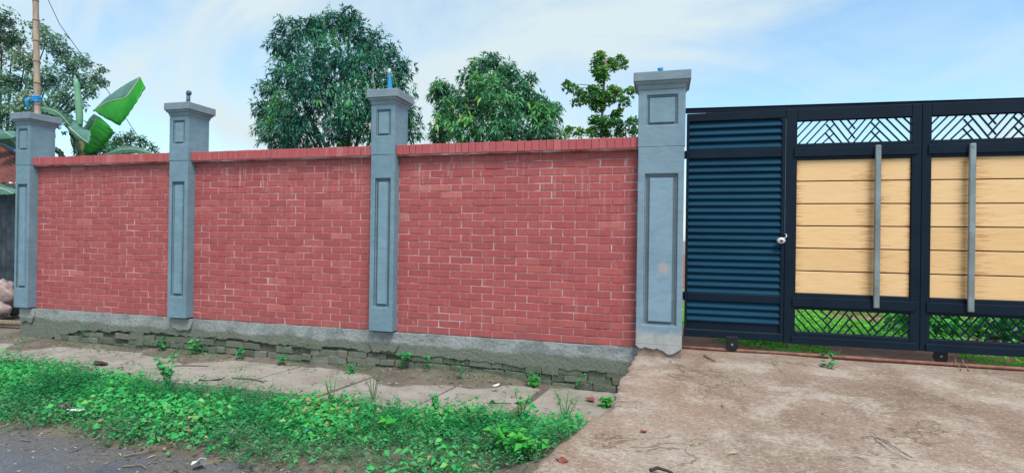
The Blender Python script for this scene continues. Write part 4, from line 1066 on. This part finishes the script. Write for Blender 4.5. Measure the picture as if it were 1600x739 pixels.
# overhead cable
a, c = Vector((-22.5, 10, 13.7)), Vector((-13.7, 10, 1.6)); pts = []
for t in np.linspace(0, 1, 24): pts.append(tuple(a.lerp(c, float(t))))
ow = MB().tube([(-26, 9.9, 19.5)] + [(-20.22, 10, 10.05), (-19.6, 10, 9.05), (-18.4, 10, 7.72), (-17.23, 10, 6.45), (-16.13, 10, 5.15), (-15.58, 10, 4.50), (-14.6, 10, 3.3), (-12, 10, .2)], .013, 5).build('overhead_cable', M['cable'])
tag(ow, 'thin dark cable slanting down through the sky behind the banana leaf', 'cable')

# ------------------------------------------------------------------ weeds on the verge (nobody could count them)
def plant_creeper(lv, x, y, z, sc, tint, n=9):
    a = rng.uniform(0, 6.28, n); rr = sc * np.sqrt(rng.random(n)) * .11
    P = np.stack([x + rr * np.cos(a), y + rr * np.sin(a), z + sc * rng.uniform(.015, .12, n)], 1)
    D = np.stack([np.cos(a), np.sin(a), rng.uniform(-.25, .45, n)], 1) + rng.normal(0, .4, (n, 3)) * np.array([1, 1, .4])
    ln = sc * rng.uniform(.022, .052, n)
    lv.add(P, D, rng.normal(0, .35, (n, 3)) + np.array([0, -.25, 1.]), ln, ln * rng.uniform(.5, .75, n), .35, np.clip(tint + rng.normal(0, .15, n), 0, 1))
def plant_feather(lv, x, y, z, h, tint, n=26):
    t = rng.random(n); a = rng.uniform(0, 6.28, n); lean = rng.normal(0, .25, 2) * h
    P = np.stack([x + lean[0] * t, y + lean[1] * t, z + h * t], 1)
    D = np.stack([np.cos(a), np.sin(a), rng.uniform(.0, .8, n)], 1)
    P = P + D * (h * .22 * (1 - t * .6) * rng.random(n))[:, None]
    ln = rng.uniform(.018, .036, n)
    lv.add(P, D, rng.normal(0, .5, (n, 3)) + np.array([0, 0, 1.]), ln, ln * .32, .3, np.clip(tint + rng.normal(0, .12, n), 0, 1))
def plant_grass(lv, x, y, z, h, tint, n=8):
    a = rng.uniform(0, 6.28, n)
    P = np.stack([x + rng.normal(0, .012, n), y + rng.normal(0, .012, n), np.full(n, z)], 1)
    D = np.stack([np.cos(a) * .5, np.sin(a) * .5, rng.uniform(.5, 1.1, n)], 1)
    ln = h * rng.uniform(.6, 1.2, n)
    lv.add(P, D, np.stack([-np.sin(a), np.cos(a), np.full(n, .3)], 1), ln, rng.uniform(.005, .010, n), .45, np.clip(tint + rng.normal(0, .15, n), 0, 1))

lvA, lvB, lvC = Leaves(), Leaves(), Leaves()
def wave(x, a, b_, c): return a * math.sin(x * 1.7 + b_) + c * math.sin(x * 4.9 + 2 * b_) + .5 * c * math.sin(x * 11.3 + b_)
cnt = 0
while cnt < 9500:
    x = rng.uniform(-6.5, 2.28) if rng.random() < .85 else rng.uniform(-14, -5)
    y = rng.uniform(-2.75, -1.0)
    back = -1.22 + wave(x, .06, .7, .04)
    if x < -2.6: back += min(.25, (-2.6 - x) * .16)
    if -.55 < x < .35: back -= .0
    front = -2.52 + wave(x, .05, 2.1, .05) + (.10 if x < -1.2 else 0)
    if x > .9: front += .0; back += min(.25, (x - .9) * .2)
    if y > back or y < front: continue
    if x > drive_x(y) - .05: continue
    pat = math.sin(x * 2.3 + 1.1) * math.cos(y * 4.1 + x * .8) + .6 * math.sin(x * 5.7 + y * 3.3)
    edge = min(y - front, back - y)
    if edge < .12 and rng.random() < .55: continue
    if x > .2 and y < -1.95 and pat < .1 and rng.random() < .6: continue       # thinner, dusty patch on the right
    z = float(verge_z(np.array(x), np.array(y)))
    tint = .46 + .16 * pat + rng.normal(0, .12)
    dusty = (y < front + .45 and rng.random() < .6) or (x > .5 and y < -1.7 and rng.random() < .5)
    u = rng.random()
    tall = 1 + .55 * max(0, math.sin(x * 3.7 + 2) * math.sin(y * 5 + x * 1.9))
    if dusty:
        (plant_feather(lvC, x, y, z, rng.uniform(.05, .15), .45, 22) if u < .62 else plant_grass(lvC, x, y, z, rng.uniform(.08, .2), .8, 6))
    elif pat > .15:
        if u < .75: plant_creeper(lvA, x, y, z, rng.choice([.6, .75, .9, 1.1, 1.4]), tint + .1)
        elif u < .87: plant_feather(lvA, x, y, z, rng.uniform(.09, .19), tint - .1)
        elif u < .97: plant_grass(lvA, x, y, z, rng.uniform(.10, .24), tint)
        else: plant_grass(lvC, x, y, z, rng.uniform(.12, .26), .95, 5)
    else:
        if u < .42: plant_creeper(lvA, x, y, z, rng.uniform(.7, 1.1), tint)
        elif u < .78: plant_feather(lvA, x, y, z, tall * rng.uniform(.10, .24), tint - .12)
        elif u < .95: plant_grass(lvA, x, y, z, tall * rng.uniform(.10, .25), tint)
        else: plant_grass(lvC, x, y, z, rng.uniform(.12, .26), .95, 5)
    cnt += 1
def stuff(name, lv, mat, label, cat):
    return tag(link(bpy.data.objects.new(name, lv.mesh(name, M[mat])), None, (0, 0, 0)), label, cat, None, 'stuff')
stuff('weeds', lvA, 'weed', 'dense green creeping weeds covering the verge between path and road', 'weeds')
stuff('dusty_weeds', lvC, 'weed_grey', 'dusty grey green straggling weeds along the road edge', 'weeds')
# low growth on the damp soil at the foot of the wall
lvD = Leaves()
for i in range(240):
    x = rng.uniform(-6, 1.6); y = rng.uniform(-.36, -.06)
    if abs(math.sin(x * 1.9)) < .45: continue
    z = float(verge_z(np.array(x), np.array(y)))
    plant_feather(lvD, x, y, z, rng.uniform(.02, .07), .45, 8)
for i in range(520):
    x = rng.uniform(-5.7, 2.4); z = rng.uniform(-.46, -.16) if x < -.5 else rng.uniform(-.46, -.24)
    if math.sin(x * 2.7) * math.cos(x * 1.1) < -.1: continue
    n = 7; P = np.stack([x + rng.normal(0, .03, n), np.full(n, -.038), z + rng.normal(0, .015, n)], 1)
    lvD.add(P, np.stack([rng.normal(0, .6, n), np.full(n, -.7), rng.normal(.2, .5, n)], 1), rng.normal(0, .6, (n, 3)) + np.array([0, -.4, 1.]), rng.uniform(.008, .02, n), rng.uniform(.005, .010, n), .4, rng.uniform(0, .5, n))
stuff('wall_foot_weeds', lvD, 'weed_grey', 'sparse tiny weeds sprouting in the soil along the plinth', 'weeds')

# single plants one can point at
def weed(label, x, y, h, kind, n, mat='weed', zz=None, spread=1., group=None):
    z = float(verge_z(np.array(x), np.array(y))) if zz is None else zz
    t = thing('weed_plant', label, 'weed', (x, y, z), group)
    lv = Leaves(); mb = MB()
    ns = {'leafy': 4, 'feather': 5, 'broad': 3, 'bright': 7, 'sprig': 1}[kind]
    for s in range(ns):
        a = rng.uniform(0, 6.28); ln = rng.uniform(.15, .5) * h * spread
        hh = h * rng.uniform(.65, 1.05)
        p0 = np.array([x + rng.normal(0, .012), y + rng.normal(0, .012), z - .01]); p2 = np.array([x + ln * math.cos(a), y + ln * math.sin(a), z + hh])
        p1 = (p0 + p2) / 2 + np.array([0, 0, hh * .12])
        mb.tube([tuple(p0), tuple(p1), tuple(p2)], [.0045, .0035, .002], 5)
        m = max(3, n // ns)
        tt = rng.uniform(.2, 1, m); tt[:2] = 1
        P = np.where(tt[:, None] < .5, p0 + (p1 - p0) * (tt[:, None] * 2), p1 + (p2 - p1) * (tt[:, None] * 2 - 1))
        aa = rng.uniform(0, 6.28, m)
        D = np.stack([np.cos(aa), np.sin(aa), rng.uniform(-.1, .55, m)], 1)
        if kind == 'feather':
            P = P + D * (h * .10 * rng.random(m))[:, None]; L_, w_ = rng.uniform(.016, .032, m), .35
        elif kind == 'broad': L_, w_ = rng.uniform(.08, .12, m), .62
        elif kind == 'bright': L_, w_ = rng.uniform(.05, .085, m), .62
        elif kind == 'sprig': L_, w_ = rng.uniform(.03, .055, m), .6
        else: L_, w_ = rng.uniform(.04, .075, m), .6
        lv.add(P, D, rng.normal(0, .3, (m, 3)) + np.array([0, -.2, 1.]), L_, L_ * w_, .35, np.clip(rng.normal(.5, .2, m), 0, .9))
    mb.build('stem', M['stem'], t)
    if kind == 'broad':
        # few large leaves: each a piece of its own
        for i in range(lv.count()):
            one = Leaves(); k = 0
            for blk in range(len(lv.P)):
                if i - k < len(lv.P[blk]):
                    j = i - k
                    one.add(lv.P[blk][j:j + 1], lv.D[blk][j:j + 1], lv.N[blk][j:j + 1], lv.L[blk][j:j + 1], lv.W[blk][j:j + 1], lv.droop[blk][j:j + 1], lv.r[blk][j:j + 1]); break
                k += len(lv.P[blk])
            o = link(bpy.data.objects.new('leaf', one.mesh('leaf', M[mat])), None, (0, 0, 0)); o.parent = t; o.location = -WL[t.name]
    else:
        o = link(bpy.data.objects.new('foliage', lv.mesh('foliage', M[mat])), None, (0, 0, 0)); o.parent = t; o.location = -WL[t.name]; o['kind'] = 'stuff'
    return t
weed('tall leafy weed standing above the verge below the second pillar', -1.80, -1.30, .36, 'leafy', 110)
weed('feathery weed tuft at the path edge below the blue wrapped pillar', .09, -1.38, .30, 'feather', 200)
weed('weed with a few large pale leaves in the middle of the verge', .86, -1.81, .17, 'broad', 9, 'weed_bright')
weed('bright yellow green bushy weed against the foot of the driveway', 1.90, -1.78, .22, 'bright', 150, 'weed_bright', spread=2.2)
weed('bright weed leaning on the driveway edge nearest the road', 2.0, -2.12, .20, 'bright', 110, 'weed_bright', spread=2.)
weed('tall thin feathery weed on the last slab by the driveway', 2.09, -1.0, .30, 'feather', 260, 'weed', spread=.8)
weed('leafy weed at the gap before the last path slab', 1.76, -1.2, .29, 'leafy', 60)
weed('wispy weed overhanging the path near its widest soil patch', 1.05, -1.2, .20, 'leafy', 40)
weed('leafy weed at the near end of the verge thicket', 1.45, -1.4, .2, 'leafy', 50)
weed('spindly stalks of weed beside the feathery tuft', .30, -1.05, .30, 'feather', 60, 'weed_grey', spread=.6)
weed('low bright sprig on the last slab beside the driveway', 2.40, -.55, .08, 'bright', 40, 'weed_bright', zz=-.46)
weed('sprig growing out of the old bricks at the last slab', 2.08, -.05, .17, 'sprig', 12, 'weed_bright', zz=-.46)
weed('leafy clump at the corner where soil meets the last slab', 1.63, -.16, .15, 'leafy', 50, 'weed_bright')
weed('seedling at the plinth foot beneath the blue wrapped pillar', .12, -.09, .20, 'leafy', 34)
weed('small sprout against the old bricks right of the blue wrapped pillar', .44, -.09, .17, 'sprig', 14)
weed('tiny sprout on the soil in front of the nearest brick bay', .86, -.16, .15, 'sprig', 10)
weed('leafy sprout on the soil below the middle brick bay', -.42, -.25, .10, 'leafy', 22)
weed('bright sprout at the plinth foot left of the blue wrapped pillar', -1.38, -.16, .10, 'leafy', 26)
weed('leafy sprout below the left part of the middle brick bay', -1.98, -.13, .12, 'leafy', 30)
weed('leafy sprout at the plinth foot just right of the second pillar', -2.68, -.10, .20, 'leafy', 40)
weed('creeping sprout on the plinth left of the second pillar', -3.25, -.09, .16, 'leafy', 28)
weed('weed tuft on the ground by the log at the left edge', -7.0, .25, .13, 'bright', 60, 'weed', zz=-.45, spread=2.5)

# ------------------------------------------------------------------ inside the gate
lvE = Leaves()
for i in range(7500):
    x = rng.uniform(2.8, 8.5); y = .42 + abs(rng.normal(0, 2.6))
    if y > 7: continue
    pat = math.sin(x * 3.1 + y * 1.7) + math.sin(x * 1.3 - y * 2.9 + 1)
    if y < 1.2 and (pat < .2 and not (3.55 < x < 4.6)): continue
    if pat < -.7: continue
    if x < 3.5 and y < 1.6: continue
    sc = 1 if y > .8 else .5
    if rng.random() < .55: plant_grass(lvE, x, y, -.05, rng.uniform(.07, .2) * sc, .5)
    else: plant_creeper(lvE, x, y, -.05, rng.uniform(.7, 1.3) * sc, .5, 7)
stuff('garden_grass', lvE, 'grass', 'bright green grass and weeds growing inside behind the gate', 'grass')
for (lab, x, y, r) in (('dark broad shrub behind the second lattice of the gate', 5.9, 1.9, .40), ('leafy shrub seen through the gate at the right edge', 6.9, 2.1, .40)):
    t = thing('garden_shrub', lab, 'shrub', (x, y, -.05), 'shrubs behind the gate lattice')
    lv = crown_leaves([(x, y, .18, r * .8), (x - r * .6, y + .1, .10, r * .6), (x + r * .6, y + .05, .12, r * .6)], 330, 6, .13, .55, .35, shell=.5)
    mb = MB()
    for a in np.linspace(0, 5, 5): mb.tube([(x, y, -.06), (x + .15 * math.cos(a), y + .15 * math.sin(a), .12), (x + .3 * math.cos(a), y + .3 * math.sin(a), .3)], [.014, .010, .004], 5)
    mb.build('stem', M['stem'], t)
    o = link(bpy.data.objects.new('foliage', lv.mesh('foliage', M['shrub'])), None, (0, 0, 0)); o.parent = t; o.location = -WL[t.name]; o['kind'] = 'stuff'
weed('little vine trailing over the floor rail under the first plank bay', 4.42, .33, .07, 'leafy', 26, 'weed', zz=-.05, spread=3)
weed('small creeping vine lying on the driveway below the floor rail', 4.36, -.06, .05, 'leafy', 18, 'weed_grey', zz=-.06, spread=3.5)
for x, lab in ((5.466, 'left one of two dry stalks hanging over the floor rail'), (5.524, 'right one of two dry stalks hanging over the floor rail')):
    q = MB().tube([(x, .36, .03), (x + .006, .29, .035), (x - .004, .245, .0), (x + .01, .20, -.035), (x - .012, .14, -.045)], .0042, 5)
    tag(q.build('dry_stalk', M['dry']), lab, 'stalk')

# ------------------------------------------------------------------ litter and stones
lvL = Leaves()
for i in range(900):
    if i < 480: x = rng.uniform(-6, 2.5); y = -abs(rng.normal(.45, .32)) - .06
    elif i < 820: x = rng.uniform(-2.6, 1.9); y = rng.normal(-2.5, .14)
    else: x = rng.uniform(2.5, 6); y = rng.uniform(-2.4, .2)
    if x < drive_x(y) - .02: zt = max(float(verge_z(np.array(x), np.array(y))), -.447 if -1.1 < y < -.16 else GZ)
    else:
        zt = float(drive_z(y)) + .004
        if rng.random() < .6: continue
    a = rng.uniform(0, 6.28)
    ln = rng.choice([.012, .018, .025, .05, .09])
    lvL.add(np.array([[x, y, zt + .006]]), np.array([[math.cos(a), math.sin(a), rng.uniform(0, .12)]]), np.array([[rng.normal(0, .2), rng.normal(0, .2), 1.]]), ln, min(.012, ln * .4), .1, np.array([rng.random()]))
M['litter'] = leaf_mat('dry_litter', [(0, (.05, .038, .03)), (.5, (.12, .085, .06)), (.8, (.26, .20, .14)), (1, (.40, .34, .26))], .1)
stuff('leaf_litter', lvL, 'litter', 'dry leaf bits and straw strewn over path, soil and road edge', 'litter')
def flake(name, label, cat, c, s, mat, n=9, lift=.02, seed=0, stretch=1., rot=0., tilt=0.):
    rr = random.Random(seed); vs = [(0, 0, lift)]
    for i in range(n):
        a = 2 * math.pi * i / n; r_ = s * rr.uniform(.6, 1.1)
        x, y = r_ * math.cos(a) * stretch, r_ * math.sin(a)
        vs.append((x * math.cos(rot) - y * math.sin(rot), x * math.sin(rot) + y * math.cos(rot), rr.uniform(0, lift * 1.4) + tilt * y))
    q = MB().add([(a + c[0], b_ + c[1], z + c[2]) for a, b_, z in vs], [(0, i + 1, (i + 1) % n + 1) for i in range(n)])
    o = q.build(name, M[mat])
    so = o.modifiers.new('thickness', 'SOLIDIFY'); so.thickness = .003
    return tag(o, label, cat)
flake('paper_scrap', 'torn white paper lying on the road edge', 'paper', (-.10, -2.62, -.485), .06, 'paper', 8, .04, 2, .8, .3, -.5)
flake('plastic_wrapper', 'shiny pink wrapper among the weeds at the left', 'wrapper', (-1.89, -2.20, -.39), .045, 'pink', 8, .03, 4, 1.3, .2, -.5)
flake('paper_scrap', 'small white strip beside the pink wrapper', 'paper', (-1.74, -2.22, -.39), .035, 'paper', 7, .01, 5, 2.2, .1, -.2)
flake('broken_tile', 'flat pale broken tile on the path near the second pillar', 'tile', (-1.65, -.95, -.436), .10, 'stone', 9, .012, 7, 1.7, .35)
flake('plastic_bit', 'tiny blue plastic bit among the weeds', 'plastic', (.385, -2.12, -.37), .022, 'bluebit', 7, .015, 8)
flake('fallen_leaf', 'red brown leaf on the last slab under the plinth', 'leaf', (2.24, -.43, -.447), .045, 'redleaf', 8, .03, 9, 1.2)
flake('fallen_leaf', 'red brown leaf near the lower edge of the driveway', 'leaf', (2.30, -2.32, -.268), .035, 'redleaf', 8, .012, 10, 1.4)
flake('fallen_leaf', 'dark leaf in the middle of the driveway above the curved twig', 'leaf', (2.77, -1.85, -.202), .022, 'redleaf', 7, .012, 12, 1.3)
flake('paper_scrap', 'small white scrap on the soil before the nearest brick bay', 'paper', (1.31, -.42, -.395), .035, 'paper', 7, .02, 13, 1.2)
flake('leaf_scrap', 'grey dried leaf on the path at the far left', 'leaf', (-3.34, -.8, -.44), .07, 'darktwig', 9, .02, 15, 1.5)
flake('leaf_scrap', 'small brown leaf on the path below the far bay', 'leaf', (-2.9, -.9, -.44), .03, 'darktwig', 9, .02, 16, 1.5)
def twig(label, pts, r, mat='darktwig', name='twig', cat='twig'):
    n = len(pts); return tag(MB().tube(pts, [r * (1 - .5 * i / n) for i in range(n)], 6).build(name, M[mat]), label, cat)
twig('dark curved twig lying at the bottom of the driveway', [(2.82, -2.36, -.245), (2.86, -2.33, -.237), (2.91, -2.335, -.243), (2.945, -2.345, -.25)], .011)
twig('thin pale twig loop lying on the driveway before the central post', [(4.20, -1.60, -.168), (4.24, -1.72, -.160), (4.31, -1.86, -.185), (4.25, -1.80, -.170), (4.22, -1.68, -.165), (4.205, -1.52, -.158)], .0035, 'dry')
twig('thin dark twig near the top of the driveway below the louvre panel', [(3.28, .02, -.040), (3.33, -.10, -.046), (3.37, -.18, -.052)], .006)
twig('thin stick lying on the near end of the path', [(1.37, -.86, -.432), (1.47, -.83, -.430), (1.57, -.80, -.432)], .006)
twig('long thin stick on the path below the middle bay', [(-1.45, -.85, -.437), (-1.25, -.82, -.434), (-1.05, -.86, -.437)], .006)
twig('short dark stick on the path near the second pillar', [(-2.5, -.62, -.437), (-2.3, -.55, -.434), (-2.1, -.5, -.437)], .006)
twig('pale dry stalk on the road edge by the torn paper', [(-.75, -2.62, -.49), (-.62, -2.5, -.475), (-.55, -2.38, -.46)], .006, 'dry')
twig('crooked dry stalk lying on the asphalt at the left', [(-.6, -2.75, -.492), (-.5, -2.7, -.485), (-.42, -2.73, -.49)], .006, 'dry')
q = MB()
def pebble(q, c, r):
    vs = [(c[0] + r * dx * random.uniform(.7, 1.3), c[1] + r * dy * random.uniform(.7, 1.3), c[2] + r * dz * .7) for dx, dy, dz in ((1, 0, 0), (0, 1, 0), (-1, 0, 0), (0, -1, 0), (0, 0, 1), (0, 0, -1), (.7, .7, .4), (-.7, .7, .4), (.7, -.7, .4), (-.7, -.7, .4))]
    q.add(vs, [(4, 6, 7), (4, 7, 9), (4, 9, 8), (4, 8, 6), (0, 1, 6), (1, 7, 6), (1, 2, 7), (2, 9, 7), (2, 3, 9), (3, 8, 9), (3, 0, 8), (0, 6, 8), (0, 5, 1), (1, 5, 2), (2, 5, 3), (3, 5, 0)])
for i in range(1100):
    if i < 800: x = random.uniform(-6, 2.4); y = random.uniform(-1.1, -.08) if random.random() < .35 else random.uniform(-.6, -.08); z = max(float(verge_z(np.array(x), np.array(y))), -.50); r = random.choice([.004, .006, .006, .009, .015])
    else:
        x = random.uniform(-3, 2.0); y = random.uniform(-3.3, -2.35); z = max(float(verge_z(np.array(x), np.array(y))), GZ); r = random.choice([.004, .006, .009, .012])
    pebble(q, (x, y, z + r * .1), r)
tag(q.build('gravel', M['stone']), 'loose small stones scattered over soil and road edge', 'gravel', None, 'stuff')
for i, (x, y, lab) in enumerate(((1.08, -.62, 'pale stone on the soil patch, left of the small white scrap'), (.73, -.42, 'pale stone on the soil patch, nearest the blue wrapped pillar'), (-1.95, -.33, 'pale stone pair member on the soil left of the middle bay'))):
    bmq = MB(); pebble(bmq, (x, y, float(verge_z(np.array(x), np.array(y))) + .012), .03)
    tag(bmq.build('stone', M['stone'], bevel=.004), lab, 'stone')
